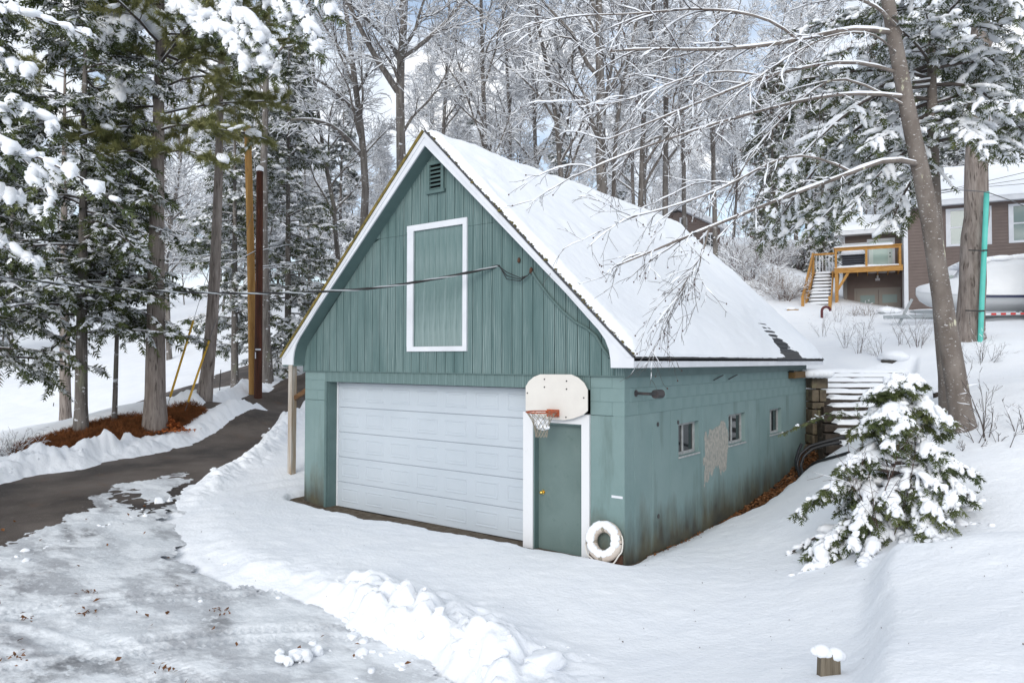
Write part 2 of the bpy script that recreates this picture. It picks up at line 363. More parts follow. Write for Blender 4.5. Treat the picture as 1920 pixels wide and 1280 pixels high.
RD = np.array([on_road(*q) for q in _road_sight])
_pl = [(-7.3, 0, 0), (-3.6, 0, 0), (0, 0, -.02), (-3.6, -2, 0), (-3.6, -4, 0), (1, -4, 0), (3, -2.6, .02), (-6, -6, .03), (-9, -8, .1), (2, -8, .1), (4.9, -9.2, .35), (8, -9, .9),
       (0, 2.5, -.12), (0, 4.1, -.1), (0, 6.1, 0), (0, 8.5, .27), (-7.3, 3, .25), (-8.65, .64, .26), (-7.6, 6, .8), (-8, 10, 1.3), (-3, 12, 2.2), (-3.6, 5, 0), (1.2, .5, -.03), (2.2, 1.5, .1),
       (-12, -9, .1), (-18, -8, .4), (-2, 24, 4.6), (-14, 20, 2.2)]
_si = [(1920, 1280, 5.1), (1700, 1280, 5.25), (1580, 1290, 5.2), (1640, 1070, 8.0), (1500, 1120, 8.6), (1300, 1100, 9.2), (1920, 1010, 8.0), (1850, 990, 8.3), (1850, 900, 10), (1920, 800, 11), (1805, 805, 12), (1700, 900, 10.3),
       (1540, 905, 13), (1555, 862, 15.4), (1500, 950, 12.8), (1410, 1020, 11), (1600, 690, 20), (1700, 690, 19.5), (1600, 640, 24), (1600, 600, 31), (1700, 595, 32), (1900, 590, 30), (1900, 640, 21), (1815, 640, 20),
       (1920, 720, 14), (1745, 745, 14.3), (1450, 520, 38), (1500, 560, 35), (1540, 592, 32), (2200, 560, 35), (2250, 1000, 8), (2300, 700, 15), (1280, 470, 42), (900, 560, 40), (1700, 600, 40), (1300, 440, 60),
       (292, 788, 20), (150, 808, 19.2), (60, 835, 17.8), (215, 792, 20), (395, 742, 23), (480, 722, 27), (540, 700, 31), (0, 840, 19),
       (-150, 850, 31), (30, 845, 32), (130, 806, 33), (215, 773, 34), (350, 733, 36), (420, 712, 38), (480, 690, 40), (525, 672, 42), (600, 640, 46),
       (0, 780, 40), (0, 700, 50), (120, 740, 42), (250, 660, 56), (430, 620, 58), (580, 575, 64), (0, 640, 72), (-400, 760, 45), (-400, 660, 75),
       (0, 565, 120), (480, 550, 110), (960, 515, 120), (1440, 480, 110), (1920, 480, 110), (-600, 575, 120), (2500, 480, 110), (0, 560, 220), (960, 540, 220), (1920, 510, 220), (-700, 570, 240), (2700, 510, 220)]
_cp = np.array(_pl + [tuple(at(*q)) for q in _si] + [tuple(q) for q in RD] + [(30, -40, 2), (-40, -40, -1), (0, -80, 0), (60, 10, 7), (-90, -10, -1), (300, 0, 20), (-300, 0, 10), (0, -300, 5)])


def _phi(r): return np.sqrt(r * r + 2.0 ** 2)


_d = np.hypot(_cp[:, None, 0] - _cp[None, :, 0], _cp[:, None, 1] - _cp[None, :, 1])
_A = np.zeros((len(_cp) + 1, len(_cp) + 1)); _A[:-1, :-1] = _phi(_d) - np.eye(len(_cp)) * .15; _A[:-1, -1] = 1; _A[-1, :-1] = 1
_w = np.linalg.solve(_A, np.append(_cp[:, 2], 0))


def T(x, y):
    x = np.asarray(x, float); y = np.asarray(y, float); z = np.full(x.shape, _w[-1])
    for i in range(len(_cp)): z = z + _w[i] * _phi(np.hypot(x - _cp[i, 0], y - _cp[i, 1]))
    return z


GX0, GX1, GY0, GY1 = -7.3052, 0.0, 0.0, 9.5649           # garage footprint
drive_poly = np.array([RD[i][:2] for i in range(9)] + [(-33, 22), (-24, 17)] + [RD[i][:2] for i in (9, 10, 11, 12, 13, 14)] + [(-9.5, -7.5)])


def ground_xy(px, py, z=0.0): r = ray(px, py); return (CAM + r * (z - CAM[2]) / r[2])[:2]


ice_poly = np.array([ground_xy(*q) for q in [(0, 1050), (120, 1000), (210, 945), (300, 930), (338, 925), (322, 960), (318, 1000), (345, 1050), (400, 1090), (520, 1115), (600, 1150), (700, 1190), (800, 1235), (880, 1290), (900, 1400)]] + [(-1.5, -9.5), (-6, -12), (-14, -9)])
street_line = ats([(-150, 858, 31), (30, 845, 32), (130, 806, 33), (215, 773, 34), (350, 733, 36), (420, 712, 38), (480, 690, 40), (525, 672, 42), (600, 640, 46), (760, 600, 60)])
street_hw = [.5, .6, .75, .9, 1.3, 1.8, 2.1, 2.2, 2.2, 2.2]
bed_poly = np.array([at(px, py, d)[:2] for px, py, d in [(25, 850, 16.9), (84, 846, 16.7), (137, 836, 17.2), (175, 824, 17.7), (215, 811, 18.4), (250, 801, 19.0), (285, 790, 19.6), (330, 776, 20.4), (370, 765, 21.4), (385, 760, 21.9), (350, 756, 22.2), (320, 760, 21.8), (285, 780, 20.8), (219, 788, 20.5), (166, 799, 19.8), (140, 806, 19.4), (90, 815, 18.7), (44, 825, 18)]])
bank_line = ats([(-60, 885, 15.4), (60, 874, 15.9), (115, 866, 16.1), (165, 848, 16.9), (215, 834, 17.6), (270, 813, 18.4), (320, 793, 19.3), (370, 776, 20.5), (430, 758, 22.3), (480, 736, 25)])
stair_o = at(1618, 857, 15.6)                            # foot of the timber steps
SR = nrm(np.array([RT[0], RT[1], 0])); SF = nrm(np.array([FW[0], FW[1], 0]))
leaf_poly = np.array([(0.02, 3.6), (.25, 3.8), (.5, 5.2), (.62, 7), (.75, 8.4), (1.5, 9.2), (1.2, 9.9), (.3, 9.9), (0.02, 8.9)])


def line_d(line, hw, x, y):
    """distance outside a strip of varying half width"""
    d = np.full(x.shape, 1e9)
    for i in range(len(line) - 1):
        a, b = line[i][:2], line[i + 1][:2]; e = b - a
        t = np.clip(((x - a[0]) * e[0] + (y - a[1]) * e[1]) / (e @ e), 0, 1)
        d = np.minimum(d, np.hypot(x - a[0] - t * e[0], y - a[1] - t * e[1]) - (hw[i] * (1 - t) + hw[i + 1] * t))
    return d


def snow_depth(x, y):
    n1 = fbm(x * 1.6, y * 1.6, 3, 4); n2 = fbm(x * 6, y * 6, 9, 3)
    near = sstep(40, 15, np.hypot(x - CAM[0], y - CAM[1]))
    dr = sdf(drive_poly, x, y); ic = sdf(ice_poly, x, y); st = line_d(street_line, street_hw, x, y); bd = sdf(bed_poly, x, y); lf = sdf(leaf_poly, x, y)
    sh = .16 * n1 + .09 * n2
    th = .13 + .035 * fbm(x * .5, y * .5, 21, 3) + .004 * n2
    clod = np.sqrt(np.maximum(0, .36 - cells(x * 3.6 + .25 * n2, y * 3.6, 2) ** 2)) * .13 * (.4 + 1.4 * np.clip(.5 + n1, 0, 1)) + np.sqrt(np.maximum(0, .34 - cells(x * 8 + .2 * n2, y * 8, 8) ** 2)) * .06 + np.sqrt(np.maximum(0, .34 - cells(x * 17, y * 17, 18) ** 2)) * .025
    left = sstep(-1.5, 1.5, (x - RD[3][0]) * -.6 + (y - RD[3][1]) * .8 + 0)             # the bank on the far side of the drive is the taller one
    edge = np.exp(-((dr - .42) / .34) ** 2)
    th = th + edge * (.10 + .20 * left) * (.55 + 1.0 * n1) + edge * clod * 1.0
    # ploughed ridge between the packed ice and the untouched snow
    q = ic
    rid = np.exp(-((q - .50) / .50) ** 2) * sstep(-6.4, -3.6, x) * (y > -9)
    th = th + rid * (.02 + .05 * n1) + rid * clod * (.25 + .6 * sstep(-2.6, -1.2, x)) * sstep(-5.8, -3.2, x)
    pile = np.exp(-(((x - .15) / 1.0) ** 2 + ((y + 4.15) / .62) ** 2))
    th = th + pile * (.16 + .20 * n1 + .08 * n2) + pile * clod * .8
    pile2 = np.exp(-(((x + 1.0) / 1.0) ** 2 + ((y + 3.3) / .55) ** 2)); th = th + pile2 * (.05 + .10 * n1 + .05 * n2 + clod * .7)
    # wheel arc through the soft snow beside the drive
    arc = np.abs(np.hypot(x + 4.6, y + .2) - 3.55); th = th - .06 * np.exp(-(arc / .16) ** 2) * sstep(-4.2, -5.2, x) * sstep(-4, -3, y)
    arc2 = np.abs(np.hypot(x + 4.6, y + .2) - 3.95); th = th - .05 * np.exp(-(arc2 / .12) ** 2) * sstep(-4.0, -5.2, x) * sstep(-4, -3, y)
    # edge of the raised lawn at the right
    mound = sdf(np.array([ground_xy(1600, 1310, .5), ground_xy(1612, 1200, .5), ground_xy(1625, 1120, .55), ground_xy(1650, 1055, .6), at(1760, 1030, 7.6)[:2], at(2000, 960, 8)[:2], (12, -4), (9, -12), (4.5, -9)]), x, y)
    th = th + .30 * sstep(.08, -.24, mound + .12 * n1) * sstep(.6, -.6, y) + .004 * n2
    th = th + .32 * (fbm(x * .22, y * .22, 88, 4) + .2) * sstep(20, 32, np.hypot(x - CAM[0], y - CAM[1]))
    # bare places
    th = np.where(1, th * sstep(-.02, .30, dr + sh * .7) - .07 * sstep(.12, -.10, dr + sh), th)
    wi = np.interp(x, [-8, -4, -2.2, -1], [.95, .8, .5, .28])
    th = th * sstep(-.02, 1, (ic + sh * .8) / wi) - .07 * sstep(.12, -.10, ic + sh)
    th = th * sstep(-.02, .35, st + .8 * sh) - .08 * sstep(.12, -.10, st + sh)
    th = th * sstep(-.05, .4, bd + sh * 1.6) - .05 * sstep(.15, -.10, bd + sh * 1.6)
    th = th * sstep(-.05, .25, lf + sh) - .06 * sstep(.10, -.10, lf + sh)
    bk = line_d(bank_line, np.zeros(len(bank_line)), x, y); th = th + np.exp(-(bk / .36) ** 2) * (.21 + .22 * n1 + clod * .7)
    # along the garage: bare gravel in front of the doors, thin drift elsewhere
    gx = np.maximum(np.maximum(GX0 - x, x - GX1), 0); gy = np.maximum(np.maximum(GY0 - y, y - GY1), 0); gd = np.hypot(gx, gy)
    wid = np.interp(x, [-7.9, -7.2, -5, -2.2, -1.0, -.3, .3], [.05, .34, .36, .24, .10, .04, .03])
    fr = sstep(wid + .18, wid - .03, gd + .10 * n1 + .05 * n2) * (y < .6)
    th = th * (1 - fr) - .05 * fr
    th = th - .07 * sstep(.35, .0, gd) * (1 - fr)
    # steps: dig the ground down so that the timbers stand clear
    a = (x - stair_o[0]) * SR[0] + (y - stair_o[1]) * SR[1]; b = (x - stair_o[0]) * SF[0] + (y - stair_o[1]) * SF[1]
    dig = sstep(-1.15 + .38 * b, -.95 + .38 * b, a) * sstep(1.15 + .6 * b, .85 + .6 * b, a) * sstep(-.25, .0, b) * sstep(4.05, 3.6, b)
    th = th - np.clip(.85 - .13 * (((x - stair_o[0]) * SF[0] + (y - stair_o[1]) * SF[1])), .3, .8) * dig
    th = th + near * .004 * n2
    return np.where(gd < .001, -1.0, th)


def lines(segs):
    out = []
    for a, b, h in segs: out.append(np.arange(a, b, h))
    return np.concatenate(out)


def grow_out(x, h, lim, s):
    L = []
    while abs(x) < lim: h *= 1.07; x += s * h; L.append(x)
    return np.array(L)


def sheet(name, xs, ys, zf, material, kind='structure'):
    X, Y = np.meshgrid(xs, ys); Z = zf(X, Y); ny, nx = X.shape
    idx = np.arange(nx * ny).reshape(ny, nx)
    Q = np.stack([idx[:-1, :-1], idx[:-1, 1:], idx[1:, 1:], idx[1:, :-1]], -1).reshape(-1, 4)
    return part(name, np.stack([X, Y, Z], -1), material, None, Q=Q, smooth=True, kind=kind)


xs = lines([(-14, 6.5, .045)]); xs = np.concatenate([grow_out(xs[0], .045, 400, -1)[::-1], xs, grow_out(xs[-1], .045, 400, 1)])
ys = lines([(-7.6, 3, .042), (3, 12, .06)]); ys = np.concatenate([grow_out(ys[0], .042, 400, -1)[::-1], ys, grow_out(ys[-1], .06, 400, 1)])
ground = sheet('snow_ground', xs, ys, lambda X, Y: T(X, Y) + snow_depth(X, Y), M['snow'])


def region_sheet(name, poly, h, zf, material, grow=.5, kind='structure', rag=0.0):
    """a sheet over a polygon's bounding box, faces kept where the polygon (plus a margin) covers them"""
    P = np.asarray(poly)[:, :2]; x0, y0 = P.min(0) - grow - rag; x1, y1 = P.max(0) + grow + rag
    xs = np.arange(x0, x1, h); ys = np.arange(y0, y1, h); X, Y = np.meshgrid(xs, ys); ny, nx = X.shape
    keep = sdf(P, X, Y) + rag * fbm(X * 1.1 + Y * .6, Y * 2.6, 44, 5, .6) < grow; idx = np.arange(nx * ny).reshape(ny, nx)
    Q = np.stack([idx[:-1, :-1], idx[:-1, 1:], idx[1:, 1:], idx[1:, :-1]], -1).reshape(-1, 4)
    kf = (keep[:-1, :-1] & keep[1:, 1:] & keep[:-1, 1:] & keep[1:, :-1]).ravel(); Q = Q[kf]
    used = np.unique(Q); mapi = np.zeros(nx * ny, int); mapi[used] = np.arange(len(used))
    V = np.stack([X, Y, zf(X, Y)], -1).reshape(-1, 3)[used]
    return part(name, V, material, None, Q=mapi[Q], smooth=True, kind=kind)


driveway = region_sheet('driveway', drive_poly, .16, lambda X, Y: T(X, Y) + .006 * fbm(X * .8, Y * .8, 5, 3), M['asphalt'])


def ice_z(X, Y):
    z = T(X, Y) + .006 + .018 * fbm(X * 1.2, Y * 1.2, 31, 4) + .01 * fbm(X * 7, Y * 7, 33, 3)
    # tyre ruts with tread bars
    for (cx, cy, R, ph) in ((3.2, -9.6, 7.0, 0), (3.2, -9.6, 7.28, .5), (3.2, -9.6, 8.5, .2), (3.2, -9.6, 8.78, .7), (-2.0, -13.5, 7.6, 0), (-2.0, -13.5, 7.9, .4)):
        r = np.hypot(X - cx, Y - cy) - R; a = np.arctan2(Y - cy, X - cx) * R
        w = np.exp(-(r / .11) ** 4)
        z = z - w * .020 + w * .016 * (np.sin(a * 2 * math.pi / .085 + 30 * np.abs(r) + ph * 6) > .1) * sstep(-.3, .1, fbm(X, Y, 40, 2) + .1)
    return z


packed_ice = region_sheet('packed_ice_apron', ice_poly, .024, ice_z, M['ice'], grow=.12, rag=.55)
sp = np.concatenate([[np.append(street_line[i][:2] + nrm(np.array([-(street_line[i + 1] - street_line[i])[1], (street_line[i + 1] - street_line[i])[0]])) * (street_hw[i] + .3) * s, 0) for i in (range(9) if s > 0 else range(8, -1, -1))] for s in (1, -1)])
street = region_sheet('street', sp, .35, lambda X, Y: T(X, Y), M['asphalt'], grow=.1)
needle_bed = region_sheet('needle_bed', bed_poly, .10, lambda X, Y: T(X, Y) + .02 + .03 * fbm(X * 3, Y * 3, 12, 3), M['needles'], grow=.15)
gravel_apron = region_sheet('gravel_apron', np.array([(-7.9, .3), (-7.9, -.55), (-.4, -.55), (.35, -.45), (.4, 1.0), (.9, 10.1), (.0, 10.1), (.0, .3)]), .08, lambda X, Y: T(X, Y) + .012 + .012 * fbm(X * 5, Y * 5, 14, 2), M['dirt'], grow=.02)


def gz(x, y):
    """snow surface height at one point"""
    x = np.array([x], float); y = np.array([y], float); return float((T(x, y) + np.maximum(snow_depth(x, y), 0))[0])


def on_ground(px, py, d0=4.0, d1=150.0):
    """the point where a sight line meets the ground"""
    d = np.concatenate([np.arange(d0, 40, .05), np.arange(40, d1, .25)]); P = CAM + ray(px, py) * d[:, None]
    h = P[:, 2] - T(P[:, 0], P[:, 1]); k = int(np.argmax(h < 0)); return P[k] if h[k] < 0 else P[-1]


# snow clods thrown up along the ploughed edges
_rg = np.random.default_rng(5)
cx = _rg.uniform(-14, 3.5, 60000); cy = _rg.uniform(-6.5, 4, 60000)
_ic = sdf(ice_poly, cx, cy); _dr = sdf(drive_poly, cx, cy)
pr = .50 * np.exp(-((_ic - .30) / .30) ** 2) * (.12 * sstep(-5.6, -3.2, cx) + .7 * sstep(-2.8, -1.2, cx)) + .30 * np.exp(-((_dr - .22) / .22) ** 2) + .85 * np.exp(-(((cx - .0) / 1.1) ** 2 + ((cy + 4.1) / .6) ** 2)) + .006 * ((_ic < 0) & (_ic > -1.3) & (cx > -4))
pr *= .55
pr *= ~((cx > GX0 - .4) & (cx < GX1 + .4) & (cy > -.7))
k = _rg.random(60000) < pr * .16
cx, cy = cx[k], cy[k]; sz = np.exp(_rg.normal(math.log(.032), .5, len(cx))); sz = np.clip(sz, .012, .11)
cz = T(cx, cy) + np.maximum(snow_depth(cx, cy), 0) - sz * .05
big = sz > .055; B1 = clods(np.stack([cx, cy, cz], 1)[big], np.stack([sz * 1.2, sz, sz * .85], 1)[big], _rg, ICO3); B2 = clods(np.stack([cx, cy, cz], 1)[~big], np.stack([sz * 1.2, sz, sz * .85], 1)[~big], _rg, ICO2)
V = np.concatenate([B1[0], B2[0]]); Tt = np.concatenate([B1[1], B2[1] + len(B1[0])])
part('snow_clods', V, M['snow'], None, T=Tt, smooth=True, kind='stuff')
# ------------------------------------------------------------------ the garage
garage = thing('garage', (-3.65, 4.8, 0), 'teal gabled garage with snowy steep roof, white roll-up door and grey-green side door', 'garage')


def cpanel(mb, o, u, v, n, w, h, t, c):
    """a slab standing on a wall face: o corner, u/v face axes, n outward; front edges chamfered by c"""
    o, u, v, n = (np.asarray(q, float) for q in (o, u, v, n)); R = lambda i, k: [o + u * a + v * b + n * k for a, b in ((i, i), (w - i, i), (w - i, h - i), (i, h - i))]
    V = R(0, 0) + R(0, t - c) + R(c, t); F = [(8, 9, 10, 11), (3, 2, 1, 0)]
    for k in (0, 4):
        for i in range(4): j = (i + 1) % 4; F.append((k + i, k + j, k + 4 + j, k + 4 + i))
    return mb.add(V, F)


def cuboid(name, lo, hi, m, parent=garage, bevel=0): return MB().box(lo, hi).build(name, m, parent, bevel=bevel)


X0, X1, YB = GX0, GX1, GY1
# --- concrete: left pier, right pier, far walls
def share(name, o, w, h, t, c, u, n, m, parent, cache={}):
    key = (name, round(w, 3), round(h, 3), tuple(u), m.name)
    if key not in cache:
        mb = MB(); cpanel(mb, (0, 0, 0), u, (0, 0, 1), n, w, h, t, c)
        me = bpy.data.meshes.new(name); me.from_pydata(mb.v, [], mb.f); me.update(); me.materials.append(m); cache[key] = me
    ob = bpy.data.objects.new(name, cache[key]); COL.objects.link(ob); ob.parent = parent; ob.location = np.asarray(o) - ORG[parent.name]; ORG[ob.name] = ORG[parent.name]; return ob


M['block'] = mat('teal_painted_block', (.168, .248, .246), .8, .2, var=(.192, .272, .27), var_scale=(3, 3, 3), bump=.3, bump_scale=(30, 30, 30), dist=.006)
_rb = random.Random(4)
# poured part of the front: left pier (with its form seam) and right pier
for a, b in ((X0, -6.98), (-6.98, -6.66)):
    mb = MB(); cpanel(mb, (a, .2, -.4), (1, 0, 0), (0, 0, 1), (0, -1, 0), b - a, 2.5, .2, .006); mb.build('wall_panel', M['concrete'], garage)
mb = MB(); cpanel(mb, (-.565, .2, -.4), (1, 0, 0), (0, 0, 1), (0, -1, 0), .565 - .004, 2.5, .2, .006); mb.build('wall_panel', M['concrete'], garage)
for k in range(3):
    z = 2.105 + .2 * k
    for a, b in (((X0, X0 + .2), (X0 + .2, -6.66)) if k % 2 else ((X0, X0 + .4), (X0 + .4, -6.66))): share('block', (a, .2, z), b - a, .2, .2 + _rb.uniform(-.002, .002), .006, (1, 0, 0), (0, -1, 0), M['block'], garage)
    for a, b in (((-.565, -.4), (-.4, -.004)) if k % 2 else ((-.565, -.2), (-.2, -.004))): share('block', (a, .2, z), b - a, .2, .2 + _rb.uniform(-.002, .002), .006, (1, 0, 0), (0, -1, 0), M['block'], garage)
# side wall (+x): windows, form panels, block courses
WIN = [(1.864, 2.712, 1.335, 1.872), (4.156, 5.075, 1.305, 1.882), (6.643, 7.490, 1.30, 1.846)]
seam = [0.004] + [float(onx(px, 850, 0)[1]) for px in (1190, 1224, 1258, 1288, 1317, 1346, 1369, 1393, 1412, 1434, 1454, 1472, 1488)] + [YB]
for a, b in zip(seam[:-1], seam[1:]):
    t = .18 + _rb.uniform(-.003, .003); hit = [w for w in WIN if w[0] < b and w[1] > a]; mb = MB()
    if not hit: cpanel(mb, (-.18, a, -.5), (0, 1, 0), (0, 0, 1), (1, 0, 0), b - a, 2.605, t, .006)
    else:
        w0, w1, z0, z1 = hit[0]; t = .18
        xl, xh = -.18, 0
        if w0 > a: mb.box((xl, a, z0), (xh, w0, z1))
        if w1 < b: mb.box((xl, w1, z0), (xh, b, z1))
        mb.box((xl, a, -.5), (xh, b, z0)); mb.box((xl, a, z1), (xh, b, 2.105))
    mb.build('wall_panel', M['concrete'], garage)
for k in range(3):
    z = 2.105 + .2 * k; y = .004; first = True
    while y < YB - .01:
        w = min((.2 if (first and k % 2) else .4), YB - y); first = False
        share('block', (-.18, y, z), w, .2, .18 + _rb.uniform(-.0025, .0025), .006, (0, 1, 0), (1, 0, 0), M['block'], garage); y += w
cuboid('dark_core', (X0 + .25, 1.2, -.4), (-.45, YB - .2, 2.65), M['hole'])  # solid near-black block standing in for the unlit inside
cuboid('far_wall', (X0, YB - .18, -.4), (X1 - .185, YB, 2.68), M['concrete'])
cuboid('wall_away', (X0, .205, -.4), (X0 + .2, YB - .185, 2.68), M['concrete'])
for (w0, w1, z0, z1) in WIN:                              # windows: frame, sash bar, two panes
    f = MB(); d = -.125
    f.box((d, w0, z0), (d + .05, w1 - .0, z0 + .05)); f.box((d, w0, z1 - .045), (d + .05, w1, z1)); f.box((d, w0, z0 + .05), (d + .05, w0 + .045, z1 - .045)); f.box((d, w1 - .06, z0 + .05), (d + .05, w1, z1 - .045))
    ym = w0 + (w1 - w0) * .40; f.box((d + .005, ym, z0 + .05), (d + .04, ym + .045, z1 - .045))
    win = f.build('window', M['frame_grey'], garage)
    MB().box((d + .012, w0 + .045, z0 + .05), (d + .02, ym, z1 - .045)).build('pane', M['glass'], win)
    MB().box((d + .022, ym + .045, z0 + .05), (d + .03, w1 - .06, z1 - .045)).build('pane', M['glass'], win)
    MB().box((-.178, w0 + .01, z0 + .02), (-.172, ym + .1, z1 - .02)).build('curtain', mat('window_curtain', (.16, .12, .12), .9), win)
    MB().box((-.13, w0 - .01, z0 - .03), (.018, w1 + .02, z0 - .002)).build('sill', M['frame_grey'], win)
# bare concrete where the paint peeled off: thin ragged flake sheet, 2 mm proud
_rp = np.random.default_rng(8); n = 64; ang = np.linspace(0, 2 * math.pi, n, endpoint=False)
yy = np.linspace(2.80, 4.15, 90); zz = np.linspace(.62, 1.95, 100); Y, Z = np.meshgrid(yy, zz)
u = (Y - 3.52) / .60; v = (Z - 1.29 - .07 * u) / .50
fld = np.maximum(np.abs(u), np.abs(v)) + .42 * fbm(Y * 5, Z * 2.2, 53, 5, .65) + .22 * np.exp(-((u + .05) / .10) ** 2) * np.maximum(0, -v + .1)
idx = np.arange(Y.size).reshape(Y.shape); Q = np.stack([idx[:-1, :-1], idx[:-1, 1:], idx[1:, 1:], idx[1:, :-1]], -1).reshape(-1, 4)
ff = (fld[:-1, :-1] + fld[1:, 1:] + fld[1:, :-1] + fld[:-1, 1:]).ravel() / 4
part('bare_patch', np.stack([np.full(Y.shape, .0045), Y, Z], -1), M['plaster'], garage, Q=Q[ff < .86])
for q in ((2.05, 1.9, 2.12), (1.21, 1.92, 2.1), (1.22, .5, .62)):   # rusty form-tie marks
    MB().tube([(.001, q[0] * .9, q[1]), (.008, q[0] * .9, q[1])], .035, 10).build('form_tie', M['lamp_metal'], garage)
for y0, y1 in ((3.35, 3.75), (4.1, 4.5)):
    MB().bar((.03, y0, 2.56), (.05, y1, 2.64), .02, .012).build('hook', M['dark'], garage)
MB().box((-.21, -.004, .93), (-.03, .0, .965)).build('paint_smear', M['white'], garage)
MB().box((-.55, -.06, -.1), (-.02, -.012, .135)).build('kick_board', M['rust'], garage)

# --- front: header strip, door casing, roll-up door
cuboid('header', (-6.66, -.004, 2.475), (-.567, .2, 2.70), M['siding_plain'])
x = -6.655
while x < -.60:
    w = min(.203, -.57 - x); share('plank', (x, -.004, 2.475), w, .215, .014, .005, (1, 0, 0), (0, -1, 0), M['siding'], garage); x += .2045
for a, b in ((-6.66, -6.60),): cuboid('jamb', (a, -.02, -.1), (b, .30, 2.475), M['siding_plain'])
cuboid('jamb', (-6.60, .03, -.1), (-6.585, .29, 2.475), M['siding_plain'])
ODY = .26; door = MB().box((-6.56, ODY + .012, -.02), (-1.6, ODY + .05, 2.5)).build('garage_door', M['door_white'], garage)
cuboid('door_stop', (-6.62, ODY - .03, -.02), (-6.545, ODY + .01, 2.5), M['white'])
zs = np.linspace(-.012, 2.462, 6)
for k in range(5):
    sec = MB(); cpanel(sec, (-6.545, ODY + .015, zs[k] + .003), (1, 0, 0), (0, 0, 1), (0, -1, 0), 4.93, zs[k + 1] - zs[k] - .006, .03, .008)
    sec = sec.build('door_section', M['door_white'], door)
    for j in range(7):
        px0 = -6.43 + j * .69; mb = MB()
        w, h = .50, .27; z0 = zs[k] + .115
        # pressed rectangle: a raised lip around a flat field
        for (a, b, c, d) in ((0, 0, w, .028), (0, h - .028, w, .028), (0, .028, .028, h - .056), (w - .028, .028, .028, h - .056)):
            cpanel(mb, (px0 + a, ODY - .014, z0 + b), (1, 0, 0), (0, 0, 1), (0, -1, 0), c, d, .008, .006)
        cpanel(mb, (px0 + .05, ODY - .014, z0 + .05), (1, 0, 0), (0, 0, 1), (0, -1, 0), w - .1, h - .1, .006, .005)
        mb.build('pressed_panel', M['door_white'], sec)
MB().box((-6.6, ODY - .01, -.045), (-1.6, ODY + .03, -.014)).build('door_seal', M['dark'], door)
cuboid('threshold', (-6.66, -.02, -.2), (-1.77, .4, -.035), M['dirt'])
# side door
case = MB().box((-1.77, -.032, -.16), (-1.585, .19, 1.955)).box((-.70, -.032, -.16), (-.567, .19, 1.955)).box((-1.77, -.034, 1.955), (-.565, .19, 2.105)).build('door_casing', M['white_worn'], garage)
jam = MB().box((-1.585, -.01, -.10), (-1.56, .185, 1.955)).box((-.725, -.01, -.10), (-.70, .185, 1.955)).box((-1.585, -.01, 1.93), (-.70, .185, 1.955)).build('door_jamb', M['siding_plain'], garage)
md = MB().box((-1.56, .10, -.06), (-.725, .145, 1.93)).build('side_door', M['man_door'], garage)
MB().tube([(-1.475, .10, .855), (-1.475, .092, .855)], .035, 14).tube([(-1.475, .1, .855), (-1.475, .05, .855)], .012, 10).build('knob_plate', M['brass'], md, smooth=False)
V, Tt = blobs(np.array([[-1.475, .04, .855]]), np.array([[.03, .024, .03]]), np.random.default_rng(1), ICO2, 0, False); part('knob', V, M['brass'], md, T=Tt, smooth=True)
MB().box((-1.585, -.09, -.15), (-.70, .12, -.06)).build('sill', M['wood_wet'], garage)

# --- gable wall of grooved boards, split at the panel joint, around the loft door
XM, ZR, ZE, SL = (X0 - .3211 + .3211) / 2 + (.3211 - .3211) / 2, 6.8229, 2.951, 0.0
XM = X0 / 2; SL = (ZR - ZE) / (.3211 - XM)
def roof_z(x): return ZR - SL * abs(x - XM)
def top_z(x): return roof_z(x) - .17
LD = (-4.25, -2.97, 3.10, 5.25)
def gboard(xa, xb, z0, z1, m, ya=-.018, yb=-.040):
    """one vertical board, its top following the rake"""
    xs_ = [xa, xb] if not (xa < XM < xb) else [xa, XM, xb]
    tops = [(x, min(z1, top_z(x))) for x in xs_]
    if max(t[1] for t in tops) <= z0 + .01: return
    tops = [(x, max(z, z0 + .005)) for x, z in tops]
    poly = [(xa, yb, z0), (xb, yb, z0)] + [(x, yb, z) for x, z in tops[::-1]]
    MB().prism([(p[0], p[1], p[2]) for p in poly], (0, ya - yb, 0)).build('plank', m, garage)
JZ = 5.16
x = X0; g = .006
while x < X1 - .02:
    xa, xb = x + g, min(x + .2045, X1 + .012) - g; spans = [(2.69, JZ - .002), (JZ + .003, 9)]
    for (za, zb) in spans:
        if xb <= LD[0] or xa >= LD[1]: gboard(xa, xb, za, zb, M['siding'])
        else:
            if za < LD[2]: gboard(xa, xb, za, LD[2], M['siding'])
            if zb > LD[3]: gboard(xa, xb, max(za, LD[3]), zb, M['siding'])
            for (u0, u1) in ((xa, min(xb, LD[0])), (max(xa, LD[1]), xb)):
                if u1 - u0 > .015: gboard(u0, u1, max(za, LD[2]), min(zb, LD[3]), M['siding'])
    x += .2045
back = [(X0, -.018, 2.70), (X1 - .004, -.018, 2.70), (X1 - .004, -.018, top_z(X1)), (XM, -.018, top_z(XM)), (X0, -.018, top_z(X0))]
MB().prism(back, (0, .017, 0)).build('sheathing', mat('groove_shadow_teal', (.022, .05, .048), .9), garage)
MB().prism([(p[0], YB - .02, p[2] - .02) for p in back], (0, .017, 0)).build('back_gable', M['siding_plain'], garage)
cuboid('gable_drip', (X0 - .005, -.046, 2.676), (X1 + .01, -.0145, 2.69), M['siding_plain'])
